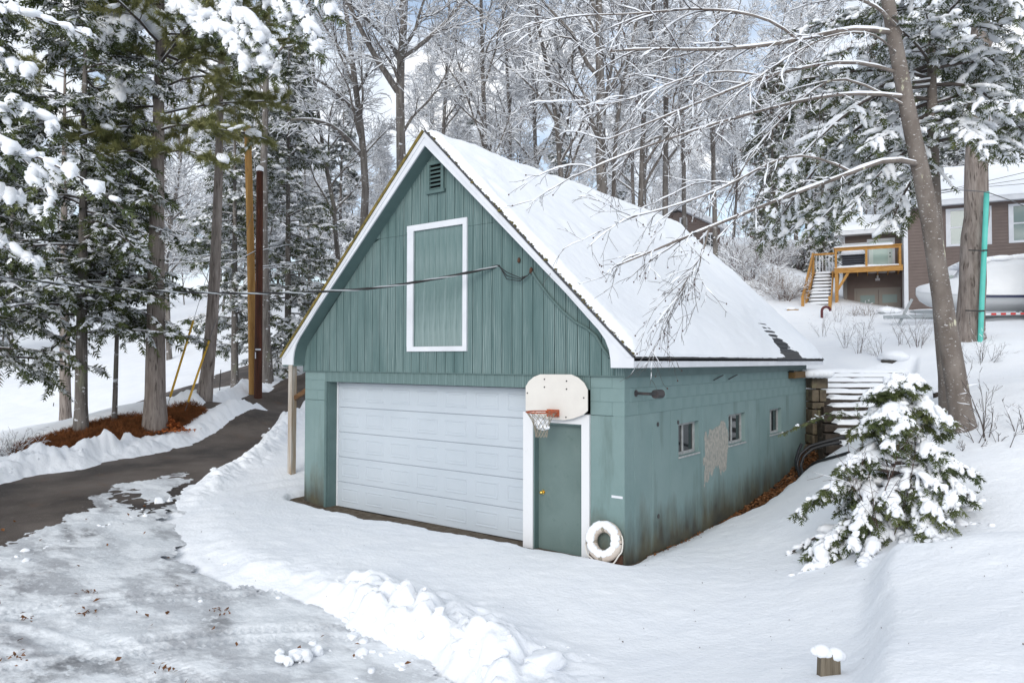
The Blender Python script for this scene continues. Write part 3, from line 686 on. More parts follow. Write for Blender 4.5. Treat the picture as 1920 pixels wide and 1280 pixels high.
# loft door
fr = MB()
for (a, b, c, d) in ((-4.33, -2.92, 5.205, 5.31), (-4.32, -2.92, 3.06, 3.145)): fr.box((a, -.072, c), (b, -.04, d))
fr.box((-4.325, -.0715, 3.145), (-4.175, -.04, 5.205)); fr.box((-3.01, -.0715, 3.145), (-2.92, -.04, 5.205))
loft = fr.build('loft_door', M['white'], garage)
MB().box((-4.18, -.038, 3.13), (-4.155, -.0185, 5.21)).box((-3.03, -.038, 3.13), (-3.005, -.0185, 5.21)).build('stop', M['siding_plain'], loft)
x = -4.155
for w in (.085, .15, .11, .14, .10, .155, .09, .145, .15):
    if x + w > -3.03: w = -3.03 - x
    if w < .03: break
    share('plank', (x, -.0185, 3.145), w, 2.062, .012 + _rb.uniform(0, .004), .004, (1, 0, 0), (0, -1, 0), M['loft'], loft); x += w
# louvred vent
vf = MB(); vx0, vx1, vz0, vz1 = -3.835, -3.445, 5.82, 6.38
vf.box((vx0, -.085, vz0), (vx0 + .06, -.04, vz1)).box((vx1 - .06, -.085, vz0), (vx1, -.04, vz1)).box((vx0 + .06, -.085, vz1 - .06), (vx1 - .06, -.04, vz1)).box((vx0 - .02, -.09, vz0 - .005), (vx1 + .02, -.04, vz0 + .05))
vent = vf.build('vent', M['siding_plain'], garage)
MB().box((vx0 + .06, -.044, vz0 + .05), (vx1 - .06, -.0415, vz1 - .06)).build('recess_shade', M['hole'], vent)  # black plate on the boards: shade behind the slats as colour
for k in range(6):
    z = vz0 + .075 + k * .073
    MB().obox(((vx0 + vx1) / 2, -.064, z), ((vx1 - vx0) / 2 - .061, 0, 0), np.array([0, .019, .019]), np.array([0, .004, -.004])).build('slat', M['siding_plain'], vent)

# --- roof: deck, fascia with flared ends, soffit, moss, shingles and the snow blanket
OX = .3211; OY = .3336; YE = YB + .3695; FT = .03
def mirror(x): return 2 * XM - x
outer = [(XM, ZR), (X1 + OX, ZE), (X1 + OX, 2.806), (-.036, 2.806), (-.04, 2.92), (-.065, 3.06), (-.125, 3.20), (-.235, 3.345), (-.40, 3.51), (-.79, 3.905), (XM, ZR - .232)]
for sgn in (1, -1):
    P = [((x if sgn > 0 else mirror(x)), -OY, z) for x, z in outer]
    MB().prism(P, (0, FT, 0)).build('fascia', M['white'], garage)
    P = [((x if sgn > 0 else mirror(x)), -OY - .014, z) for x, z in [(XM, ZR + .004), (X1 + OX + .005, ZE + .004), (X1 + OX - .095, ZE), (XM, ZR - .092)]]
    MB().prism(P, (0, .0138, 0)).build('rake_trim', M['white'], garage)
    c = outer[3:]; V = []; Q = []
    for (x, z) in c:
        xx = x if sgn > 0 else mirror(x); V += [(xx, -OY + FT - .002, z - .002), (xx, -.0195, z - .002)]
    Q = [(2 * i, 2 * i + 1, 2 * i + 3, 2 * i + 2) for i in range(len(c) - 1)]
    part('soffit', V, M['siding_plain'], garage, Q=Q)
    xx = X1 + OX if sgn > 0 else mirror(X1 + OX); x2 = xx - FT * sgn
    MB().box((min(xx, x2), -OY + FT, 2.806), (max(xx, x2), YE, ZE - .004)).build('eave_fascia', M['white'], garage)
    xi = X1 if sgn > 0 else X0
    MB().box((min(x2, xi), -OY + FT + .0, 2.812), (max(x2, xi), YE, 2.822)).build('eave_soffit', M['white'], garage)
    MB().box((min(xi, xi + .026 * sgn), -.036, 2.66), (max(xi, xi + .026 * sgn), YB - .05, 2.811)).build('frieze', M['siding_plain'], garage)
NR = np.array([SL, 0, 1]) / math.hypot(SL, 1); UPS = np.array([-1, 0, SL]) / math.hypot(SL, 1)     # right slope: normal and up-slope axis
LS = math.hypot(X1 + OX - XM, ZR - ZE)
for sgn in (1, -1):
    e = (X1 + OX) if sgn > 0 else mirror(X1 + OX)
    P = [(XM, -OY + .02, ZR - .001), (e, -OY + .02, ZE - .001), (e, -OY + .02, ZE - .05), (XM, -OY + .02, ZR - .06)]
    MB().prism(P, (0, YE + OY - .02, 0)).build('roof_deck', M['shingle'], garage)
    MB().prism([(e + .02 * sgn, -OY - .01, ZE - .020), (e + .02 * sgn, -OY - .01, ZE - .006), (e - .14 * sgn, -OY - .01, ZE + .16), (e - .14 * sgn, -OY - .01, ZE + .14)], (0, YE + OY + .02, 0)).build('eave_shingle_edge', M['dark'], garage)
# mossy rake edges
mb = MB(); a = np.array([mirror(X1 + OX) - .01, -OY - .03, ZE + .012]); b = np.array([XM - .01, -OY - .03, ZR + .018]); mb.bar(a, b, .05, .022, (0, -1, 0)); mb.build('rake_edging', M['moss'], garage)
mb = MB(); a = np.array([X1 + OX + .01, -OY - .022, ZE + .010]); b = np.array([XM + .02, -OY - .022, ZR + .014]); mb.bar(a, b, .03, .014, (0, -1, 0)); mb.build('rake_edging', M['shingle'], garage)
_rm = np.random.default_rng(3); n = 420; t = _rm.random(n) ** 1.0
C = np.array([X1 + OX, 0, ZE]) + (np.array([XM, 0, ZR]) - np.array([X1 + OX, 0, ZE])) * t[:, None] + NR * (.018 + .012 * _rm.random((n, 1))); C[:, 1] = -OY - .01 + _rm.uniform(-.015, .06, n)
s = np.exp(_rm.normal(math.log(.011), .5, n)); V, Tt = blobs(C, np.stack([s, s, s * .7], 1), _rm, ICO1, .25); part('moss_tufts', V, mat('dark_moss', (.17, .14, .045), .9, var=(.08, .068, .03), var_scale=(20, 20, 20)), garage, T=Tt, kind='stuff')


def on_roof(px, py, off=.05):
    r = ray(px, py); P0 = np.array([X1 + OX, 0, ZE]) + NR * off; return CAM + r * ((P0 - CAM) @ NR) / (r @ NR)


marks = []
for px, py, w in [(1417, 591.6, 8), (1422.5, 598, 9), (1430, 605.6, 14), (1436, 612.7, 14), (1444, 620, 18), (1450.6, 627.5, 16), (1460, 635.6, 22), (1466, 642.5, 20), (1475, 650.6, 24), (1482, 657.5, 28), (1487.5, 665, 24), (1491, 671, 24)]:
    a, b = on_roof(px - w / 2, py), on_roof(px + w / 2, py); m_ = (a + b) / 2
    marks.append((float((m_ - np.array([X1 + OX, 0, ZE])) @ UPS), float(min(a[1], b[1])), float(max(a[1], b[1]))))
us = np.linspace(marks[-1][0], marks[0][0], len(marks)); ex = us[1] - us[0]
sh_me = None; TW = .32
for i, uu in enumerate(us - ex * .15):                                # exposed courses: every tab its own shingle
    yl, yr = marks[len(marks) - 1 - i][1] - .5, marks[len(marks) - 1 - i][2] + .5; y = yl - (TW / 2 if i % 2 else 0) - (yl % TW)
    while y < min(yr, YE - .05):
        mb = MB(); p = np.array([X1 + OX, y, ZE]) + UPS * uu
        V = []
        for (du, lift) in ((0, .024), (ex * 1.25, .006)):
            for dy in (.004, TW - .006): V.append(p + UPS * du + np.array([0, dy, 0]) + NR * (lift - .010)); V.append(p + UPS * du + np.array([0, dy, 0]) + NR * (lift - .022 if du == 0 else -.006))
        mb.add(V, [(0, 2, 6, 4), (1, 0, 4, 5), (3, 7, 6, 2), (1, 3, 2, 0), (5, 4, 6, 7), (1, 5, 7, 3)])
        mb.build('shingle', M['shingle'], garage); y += TW
# snow blanket over both slopes
su = np.concatenate([np.arange(-LS - .01, -.35, .12), np.arange(-.35, .35, .035), np.arange(.35, LS - 2.4, .07), np.arange(LS - 2.4, LS + .02, .022)])   # signed distance from the ridge, + on the right
sy = np.concatenate([np.arange(-OY - .02, .3, .03), np.arange(.3, 5.8, .08), np.arange(5.8, YE + .03, .035)])
S, Y = np.meshgrid(su, sy); A = np.abs(S); ue = LS - A
dy = np.minimum(Y + OY + .012, YE + .02 - Y)
wob = .05 * fbm(S * 3, Y * 3, 61, 3) + .03 * fbm(S * 11, Y * 11, 62, 2)
th = .125 + .045 * fbm(S * .7, Y * .7, 63, 3) + .03 * fbm(S * 3, Y * 3, 66, 4) * sstep(2.2, 3.6, ue) + .012 * fbm(S * 4, Y * 4, 64, 3) + .012 * fbm(S * 2.2, Y * 2.6, 65, 4)
th = th * (.25 + .75 * sstep(-.03, .16, dy - .045 + wob)) * sstep(-.02, .07, dy - .03 + wob * .8)
th = th * (.32 + .68 * sstep(-.02, .35, ue)) * sstep(-.03, .05, ue + wob * .5)
for i, (u0, yl, yr) in enumerate(marks):
    w_ = (yr - yl) / 2; q = np.abs(Y - (yl + yr) / 2) / (w_ + .12) + 1.0 * fbm(Y * 5, ue * 6, 70, 3)
    vert = np.exp(-np.abs(ue - u0 - .02) / (.018 + .006 * i))
    th = th - np.where(S > 0, .075 * sstep(1.05, .4, q) * vert, 0)
    soft = np.exp(-((ue - u0) / .2) ** 2) * sstep(2.6, .4, np.abs(Y - (yl + yr) / 2) / (w_ + .25)); th = np.where(S > 0, th * (1 - .55 * soft), th)
bare = sstep(.85, .4, np.abs(Y - (marks[-1][1] + marks[-1][2]) / 2 - .10 * 0 - ue * .9) / .12 + .9 * fbm(Y * 6, ue * 7, 71, 3)) * sstep(.22, .10, ue)
th = np.where(S > 0, th - .10 * bare, th)
th = th - .012 * (th < .004)
sg = np.sign(S); rnd = sstep(.0, .22, A)
nx = SL / math.hypot(SL, 1) * sg * rnd; nz = np.sqrt(1 - nx ** 2)
bx = XM + sg * A / math.hypot(SL, 1); bz = ZR - A * SL / math.hypot(SL, 1)
V = np.stack([bx + nx * (th + .004), Y, bz + nz * (th + .004) - .035 * (1 - rnd)], -1); ny_, nx_ = S.shape
idx = np.arange(ny_ * nx_).reshape(ny_, nx_); Q = np.stack([idx[:-1, :-1], idx[:-1, 1:], idx[1:, 1:], idx[1:, :-1]], -1).reshape(-1, 4)
part('roof_snow', V, M['snow_roof'], garage, Q=Q, smooth=True)

# --- post and brace under the far eave
pb = at(547, 861, 16.0); px_, py_ = pb[0], pb[1]
MB().box((px_ - .065, py_ - .065, .1), (px_ + .065, py_ + .065, 2.79)).build('post', mat('weathered_post', (.48, .45, .41), .8, var=(.30, .22, .14), var_scale=(14, 14, 1.2)), garage)
MB().bar((px_ - .3, py_, 2.81), (X0 - .02, py_ + .05, 2.82), .10, .09).build('beam', M['siding_plain'], garage)
MB().bar((px_ + .06, py_ + .04, 2.05), (X0 + .02, py_ + .1, 2.70), .09, .10).build('brace', M['wood_wet'], garage)

# --- service wires clipped to the gable
cond = MB()
cp = np.array([ony(px, py, -.065) for px, py in [(995, 505), (1004, 521), (1030, 556), (1055, 583), (1078, 603), (1100, 615), (1118, 630), (1130, 652), (1143, 670)]])
cond.tube(cp, .022, 8).build('conduit', M['siding_plain'], garage, smooth=True)
for dz in (0, .05, .1):
    a = ony(972, 489, -.10); b = ony(996, 507, -.07); P = [ony(932 + 4 * dz * 100 / 10, 497, -.12), ony(950, 510 + dz * 130, -.14), ony(975, 521 + dz * 60, -.14), ony(990, 516, -.10), b]
    MB().tube(np.array(P), .007, 6).build('service_lead', M['dark'], garage, smooth=True)
V, Tt = blobs(np.array([ony(996, 507, -.075), ony(973, 488, -.06)]), np.array([[.05, .03, .06], [.03, .03, .05]]), np.random.default_rng(2), ICO1, .1); part('weatherhead', V, M['rust'], garage, T=Tt)

# --- spot light and short timber end on the side wall
p0 = onx(1192, 737, 0.0); p1 = p0 + np.array([.30, .03, -.005])
arm = MB().tube([p0, p0 + np.array([.012, 0, 0])], .05, 12).tube([p0, p1], .022, 10).tube([p1 - np.array([.05, 0, 0]), p1 + np.array([.03, 0, 0])], .035, 10).build('wall_lamp', M['lamp_metal'], garage, smooth=False)
MB().tube([p1 + np.array([.0, -.02, 0]), p1 + np.array([.02, .15, 0])], [.062, .066], 16).build('lamp_head', M['lamp_metal'], arm)
MB().tube([p1 + np.array([.02, .15, 0]), p1 + np.array([.025, .19, 0])], [.03, .012], 12).build('lamp_cap', M['rust'], arm)
q = onx(1478, 702, .02); MB().box((.0, 8.05, 2.50), (.16, 8.95, 2.655)).build('beam_end', mat('old_yellow_timber', (.17, .10, .035), .8, var=(.09, .055, .025), var_scale=(20, 3, 20)), garage, bevel=.012)
MB().box((.0, 8.0, 2.64), (.14, 8.2, 2.68)).build('bracket', M['dark'], garage)

# --- basketball hoop
hoop = thing('basketball_hoop', (-1.1, -.1, 2.3), 'cream fan-shaped backboard with rusty orange rim above the side door', 'basketball hoop')
bp = [(-1.658, 2.13), (-1.658, 2.50), (-1.60, 2.585), (-1.50, 2.655), (-1.38, 2.695), (-.82, 2.70), (-.70, 2.655), (-.60, 2.58), (-.539, 2.48), (-.539, 2.17), (-.62, 2.105), (-.80, 2.04), (-.95, 2.012), (-1.25, 2.012), (-1.42, 2.05), (-1.57, 2.10)]
bo = MB().prism([(x, -.125, z) for x, z in bp], (0, .022, 0)).build('backboard', M['board'], hoop, bevel=.006)
for x, z in ((-1.30, 2.62), (-.90, 2.60), (-1.30, 2.50), (-.90, 2.48), (-.60, 2.36), (-.91, 2.06), (-1.62, 2.40)):
    MB().tube([(x, -.126, z), (x, -.131, z)], .012, 8).build('bolt', M['dark'], bo)
MB().box((-1.35, -.1, 2.2), (-1.25, -.034, 2.65)).box((-.95, -.1, 2.2), (-.85, -.034, 2.65)).build('mount', M['wood_wet'], hoop)
RC = ony(1015, 772, -.46); RR = .225; zr = RC[2]; rcx = RC[0]
a = np.linspace(0, 2 * math.pi, 33)
rimo = MB().tube(np.stack([rcx + RR * np.cos(a), RC[1] + RR * np.sin(a), np.full(33, zr)], 1), .010, 8, False)
rimo.box((rcx - .10, -.17, zr - .09), (rcx + .10, -.126, zr + .02)); rimo.bar((rcx - .07, -.15, zr - .02), (rcx - .07, RC[1] + RR, zr - .005), .012, .03); rimo.bar((rcx + .07, -.15, zr - .02), (rcx + .07, RC[1] + RR, zr - .005), .012, .03)
rim = rimo.build('rim', M['rim'], hoop)
net = MB(); ns = 12; rows = [(0, RR, 0), (.08, .17, .5), (.14, .135, 0), (.20, .115, .5), (.26, .10, 0), (.32, .092, .5), (.37, .085, 0)]
for i in range(len(rows) - 1):
    z0, r0, o0 = rows[i]; z1, r1, o1 = rows[i + 1]
    for k in range(ns):
        for s in (.5, -.5):
            A0 = 2 * math.pi * (k + o0) / ns; A1 = 2 * math.pi * (k + o0 + s) / ns; dx = -.0 * z0
            net.tube([(rcx + r0 * math.cos(A0), RC[1] + r0 * math.sin(A0), zr - z0), (rcx + r1 * math.cos(A1), RC[1] + r1 * math.sin(A1), zr - z1)], .0045, 4, False)
net.build('net', M['net'], hoop)
_rn = np.random.default_rng(6); n = 26; aa = _rn.uniform(0, 6.28, n); rr = .10 * np.sqrt(_rn.random(n)); C = np.stack([rcx + rr * np.cos(aa), RC[1] + rr * np.sin(aa), zr - _rn.uniform(.12, .24, n)], 1)
s = _rn.uniform(.018, .05, n); V, Tt = blobs(C, np.stack([s, s, s * .8], 1), _rn, ICO2, .12); part('caught_snow', V, M['snow_tree'], hoop, T=Tt, smooth=True)

# --- life ring leaning on the wall
rc = ony(1133, 1014, -.14); ring = thing('life_ring', (rc[0], rc[1], .05), 'white life ring topped with snow leaning against the garage corner', 'life ring')
a = np.linspace(0, 2 * math.pi, 41); tl = .22
def ring_pt(a, R, off=0): return np.stack([rc[0] + R * np.cos(a), rc[1] + .0 + tl * R * np.sin(a) - off, rc[2] + .97 * R * np.sin(a)], -1)
MB().tube(ring_pt(a, .205), .085, 14, False).build('float', mat('ivory_foam', (.62, .56, .50), .6, .3, var=(.5, .43, .37), var_scale=(6, 6, 6)), ring, smooth=True)
for th_ in (.30, 1.62, 3.3, 4.72):
    b = np.linspace(th_ - .12, th_ + .12, 4); MB().tube(ring_pt(b, .205), .090, 14).build('band', M['net'], ring, smooth=True)
b = np.linspace(-2.9, .5, 26); P = ring_pt(b, .305) + np.stack([0 * b, -.02 + 0 * b, -.035 * np.sin(4 * (b + 2.9)) ** 2], 1); MB().tube(P, .011, 6).build('grab_rope', M['board'], ring, smooth=True)
n = 80; aa = np.concatenate([_rn.uniform(-.3, math.pi + .3, 44), _rn.uniform(0, 6.28, 36)]); P = ring_pt(aa, .205); P[:, 1] -= .035 + .02 * _rn.random(n); P[:, 2] += .035; s = _rn.uniform(.045, .075, n)
V, Tt = blobs(P, np.stack([s, s * .9, s * .85], 1), _rn, ICO2, .05); part('snow_cap', V, M['snow_tree'], ring, T=Tt, smooth=True)

# --- brown leaves caught along the wall
def leaf_litter(name, C, size, rng, m, kind='stuff'):
    n = len(C); L = size * rng.uniform(.6, 1.3, n); W = L * rng.uniform(.4, .7, n); yaw = rng.uniform(0, 6.28, n); pit = rng.normal(0, .45, n); rol = rng.normal(0, .45, n)
    x = np.stack([np.cos(yaw) * np.cos(pit), np.sin(yaw) * np.cos(pit), np.sin(pit)], 1); y0 = np.stack([-np.sin(yaw), np.cos(yaw), rol], 1); y = nrm(y0); z = np.cross(x, y)
    V = np.stack([C - x * L[:, None] / 2, C + y * W[:, None] / 2 + z * L[:, None] * .12, C + x * L[:, None] / 2, C - y * W[:, None] / 2 + z * L[:, None] * .12], 1)
    Tt = np.array([[0, 1, 2], [0, 2, 3]])[None] * 0 + np.array([[0, 2, 1], [0, 3, 2]])[None]; Tt = np.broadcast_to(np.array([[0, 2, 1], [0, 3, 2]]), (n, 2, 3)) + (np.arange(n) * 4)[:, None, None]
    return part(name, V.reshape(-1, 3), m, None, T=Tt.reshape(-1, 3), kind=kind)


M['leaf'] = mat('dry_brown_leaf', (.20, .085, .032), .8, .2, var=(.10, .045, .02), var_scale=(9, 9, 9), layers=[((.34, .19, .10), (6, 6, 6), .55, .65, .8)])
_rl = np.random.default_rng(12); lx = _rl.uniform(0, 1.7, 9000); ly = _rl.uniform(2.2, 10.1, 9000); k = (sdf(leaf_poly, lx, ly) < .06 + .10 * fbm(lx * 2, ly * 2, 90, 3)) & (lx > .01)
lx, ly = lx[k][:3600], ly[k][:3600]; leaf_litter('leaf_litter', np.stack([lx, ly, T(lx, ly) + _rl.uniform(.01, .07, len(lx))], 1), .085, _rl, M['leaf'])
n = 130; lx = np.concatenate([_rl.uniform(.02, .14, n)]); ly = _rl.uniform(.6, 3.6, n); leaf_litter('stray_leaves', np.stack([lx, ly, T(lx, ly) + .05 + .03 * _rl.random(n)], 1), .055, _rl, M['leaf'])
# ------------------------------------------------------------------ trees
M['bark'] = mat('grey_brown_bark', (.115, .103, .094), .9, .1, var=(.235, .215, .20), var_scale=(9, 9, 1.3), var_detail=8, bump=1.0, bump_scale=(22, 22, 3.0), bump_detail=6, dist=.06,
                layers=[((.20, .21, .15), (1.3, 1.3, .8), .60, .72, .7), ((.80, .82, .86), (5, 5, 9), .61, .66, .9)])
M['bark_pine'] = mat('furrowed_pine_bark', (.19, .158, .14), .9, .1, var=(.32, .28, .255), var_scale=(11, 11, 1.5), var_detail=8, bump=1.0, bump_scale=(20, 20, 2.6), bump_detail=6, dist=.07,
                     layers=[((.055, .042, .036), (16, 16, 2.2), .56, .66, .8)])
M['bark_birch'] = mat('speckled_cherry_bark', (.13, .108, .094), .75, .2, var=(.21, .182, .162), var_scale=(5, 5, 2.0), bump=.5, bump_scale=(12, 12, 30), dist=.02,
                      layers=[((.55, .54, .40), (4, 4, 2.2), .64, .68, .9), ((.74, .74, .74), (15, 15, 42), .62, .66, .6)])
M['twig'] = mat('dark_twig', (.090, .076, .070), .85, .1)
M['twig_red'] = mat('red_brown_twig', (.085, .05, .042), .85, .1)
M['hemlock'] = mat('hemlock_needles', (.038, .056, .021), .6, .25, var=(.100, .116, .040), var_scale=(1.6, 1.6, 1.6))
M['pine'] = mat('pine_needles', (.15, .165, .058), .6, .25, var=(.27, .262, .11), var_scale=(1.8, 1.8, 1.8))
M['far_hemlock'] = mat('spruce_needles', (.06, .072, .056), .7, .2, var=(.10, .112, .085), var_scale=(1.2, 1.2, 1.2))


def grow(P, D, L, r0, r1, n, wob, up, rng):
    B = len(P); pts = np.empty((B, n + 1, 3)); pts[:, 0] = P; d = nrm(np.asarray(D, float)); p = np.array(P, float)
    for s in range(n):
        d = d + rng.normal(0, wob, (B, 3)); d[:, 2] += up; d = nrm(d); p = p + d * (np.asarray(L) / n)[:, None]; pts[:, s + 1] = p
    f = np.linspace(0, 1, n + 1)[None]; return pts, np.asarray(r0)[:, None] * (1 - f) + np.asarray(r1)[:, None] * f


def spawn(pts, rad, m, t0, t1, ang, rng, flat=0.0, aj=.15):
    """m children per branch: base point, direction, parent radius, position along the parent"""
    B, n, _ = pts.shape; t = (np.arange(m)[None] + rng.random((B, m))) / m * (t1 - t0) + t0
    f = t * (n - 1); i = np.minimum(f.astype(int), n - 2); w = (f - i)[..., None]; b = np.arange(B)[:, None]
    p = pts[b, i] * (1 - w) + pts[b, i + 1] * w; d = nrm(pts[b, i + 1] - pts[b, i]); r = rad[b, i] * (1 - w[..., 0]) + rad[b, i + 1] * w[..., 0]
    h = nrm(np.cross(d, np.array([0, 0, 1.])) + 1e-6); v = np.cross(h, d)
    sgn = np.where((np.arange(m)[None] + rng.integers(0, 2, (B, 1))) % 2 == 0, 1.0, -1.0)
    az = rng.uniform(0, 2 * math.pi, (B, m)); ca = np.where(rng.random((B, m)) < flat, sgn, np.cos(az)); sa = np.where(np.abs(ca) == 1, rng.normal(0, .2, (B, m)), np.sin(az))
    a = ang + rng.normal(0, aj, (B, m)); nd = d * np.cos(a)[..., None] + nrm(h * ca[..., None] + v * sa[..., None]) * np.sin(a)[..., None]
    return p.reshape(-1, 3), nd.reshape(-1, 3), r.ravel(), t.ravel()


def snow_strip(pts, rad, h, rng, k=4, keep=1.0, wide=.9, lift=.55):
    B, n, _ = pts.shape; d = np.empty_like(pts); d[:, :-1] = pts[:, 1:] - pts[:, :-1]; d[:, -1] = d[:, -2]; d = nrm(d)
    hz = np.sqrt(np.clip(1 - d[..., 2] ** 2, 0, 1)); amt = sstep(.35, .8, hz) * (rng.random((B, n)) < keep) * rng.uniform(.55, 1.25, (B, n))
    s = np.maximum(rad * wide, h * .55) * amt
    c = pts + np.array([0, 0, 1.]) * (rad * lift + h * .35 * amt)[..., None]; s[:, -1] *= .3
    return tubes(c, s, k)


def cat(L):
    V = []; F = []; n = 0
    for v, f in L: V.append(v); F.append(f + n); n += len(v)
    return np.concatenate(V), np.concatenate(F)


def resample(P, n):
    P = np.asarray(P, float); s = np.concatenate([[0], np.cumsum(np.linalg.norm(np.diff(P, axis=0), axis=1))]); u = np.linspace(0, s[-1], n)
    # smooth curve through the sighted points
    Q = np.stack([np.interp(u, s, P[:, k]) for k in range(3)], 1)
    for _ in range(2): Q[1:-1] = (Q[:-2] + 2 * Q[1:-1] + Q[2:]) / 4
    return Q


def bare_tree(rng, trunk, r0, r1, limbs=(), n1=16, len1=4.5, n2=7, n3=6, n4=4, crown0=.35, snow=.038, detail=1.0, ang1=.85, up1=.06, n_tr=18, twr=.0062):
    """leafless hardwood: trunk path (world or local points), optional sighted limbs; returns the meshes of trunk, branches and lying snow"""
    tp = resample(trunk, n_tr)[None]; f = np.linspace(0, 1, n_tr); tr = (r0 * (1 - f) + r1 * f)[None]; tr[0, 0] *= 1.35; tr[0, 1] *= 1.05
    if n_tr > 8: tp[0, 1:-1] += rng.normal(0, r0 * .10, (n_tr - 2, 3)) * [1, 1, .2]
    parts_t = [tubes(tp, tr, 12)]; sn = []; br = []
    P, D, R, t = spawn(tp, tr, n1, crown0, 1.0, ang1, rng); D[:, 2] += .25
    L = len1 * (1.15 - .75 * (t - crown0) / (1 - crown0)) * rng.uniform(.6, 1.2, len(P)); rr = np.minimum(R * .55, L * .016 + .01)
    l1, q1 = grow(P, D, L, rr, rr * .25, 8, .13, up1, rng)
    if len(limbs):
        hp = np.stack([resample(q[0], 9) for q in limbs]); hr = np.stack([np.linspace(q[1], q[2], 9) for q in limbs]); l1 = np.concatenate([l1, hp]); q1 = np.concatenate([q1, hr])
    parts_t.append(tubes(l1, q1, 6)); sn.append(snow_strip(l1, q1, snow * 1.7, rng, 5)); Ls = np.linalg.norm(l1[:, -1] - l1[:, 0], axis=1)
    P, D, R, t = spawn(l1, q1, n2, .18, 1.0, .75, rng); L = np.repeat(Ls, n2) * .48 * (1.1 - .6 * t) * rng.uniform(.6, 1.25, len(P)); rr = np.minimum(R * .6, L * .011 + .006)
    l2, q2 = grow(P, D, L, rr, rr * .3, 6, .16, .035, rng); br.append(tubes(l2, q2, 4)); sn.append(snow_strip(l2, q2, snow * 1.3, rng, 4, .97)); Ls = L
    P, D, R, t = spawn(l2, q2, n3, .15, 1.0, .7, rng); L = np.repeat(Ls, n3) * .5 * (1.1 - .5 * t) * rng.uniform(.6, 1.3, len(P)) + .15; rr = np.minimum(R * .7, L * .008 + .005)
    l3, q3 = grow(P, D, L, rr, rr * .4, 4, .18, .02, rng); br.append(tubes(l3, q3, 3)); sn.append(snow_strip(l3, q3, snow * 1.15, rng, 3, .97, 1.6, .3)); Ls = L
    P, D, R, t = spawn(l3, q3, n4, .15, 1.0, .7, rng); L = np.repeat(Ls, n4) * .5 * rng.uniform(.5, 1.3, len(P)) + .12; rr = np.full(len(P), twr)
    l4, q4 = grow(P, D, L, rr, rr * .6, 2, .2, .02, rng); br.append(tubes(l4, q4, 3)); sn.append(snow_strip(l4, q4, snow * 1.05, rng, 3, .95, 1.8, .2))
    return cat(parts_t), cat(br), cat(sn)


def fronds(P, D, L, rng, width=.16, roll=.6, pairs=3):
    """flat needle sprays: a tip and side pairs of narrow triangles"""
    n = len(P); d = nrm(D); h = nrm(np.cross(d, np.array([0, 0, 1.])) + 1e-6); v = np.cross(h, d); a = rng.normal(0, roll, n)[:, None]; s = h * np.cos(a) + v * np.sin(a); u = np.cross(s, d)
    L = np.asarray(L)[:, None]; V = []
    def tri(b, dr, ln, w): 
        sd = nrm(np.cross(dr, u)); V.append(np.stack([b - sd * w, b + sd * w, b + dr * ln - np.array([0, 0, .12]) * ln], 1))
    tri(P + d * L * .55, d, L * .5, L * width * .5)
    for k in range(pairs):
        f = (k + .15) / pairs
        for sg in (1, -1):
            dr = nrm(d * .62 + s * sg * .78 + u * rng.normal(0, .12, (n, 1))); tri(P + d * L * (f + rng.uniform(-.06, .06, (n, 1))), dr, L * (.62 - .3 * f), L * width * (.62 - .25 * f))
    m = len(V); V = np.stack(V, 1).reshape(-1, 3); return V, np.arange(len(V)).reshape(-1, 3)


def tufts(P, D, L, rng, k=16, spread=.7, w=.05):
    n = len(P); d = nrm(D)[:, None] + rng.normal(0, spread, (n, k, 3)); d = nrm(d); L = np.asarray(L)[:, None, None] * rng.uniform(.7, 1.2, (n, k, 1)); b = P[:, None] + rng.normal(0, .02, (n, k, 3))
    s = nrm(np.cross(d, rng.normal(0, 1, (n, k, 3)))) * L * w; V = np.stack([b - s, b + s, b + d * L], 2).reshape(-1, 3); return V, np.arange(len(V)).reshape(-1, 3)


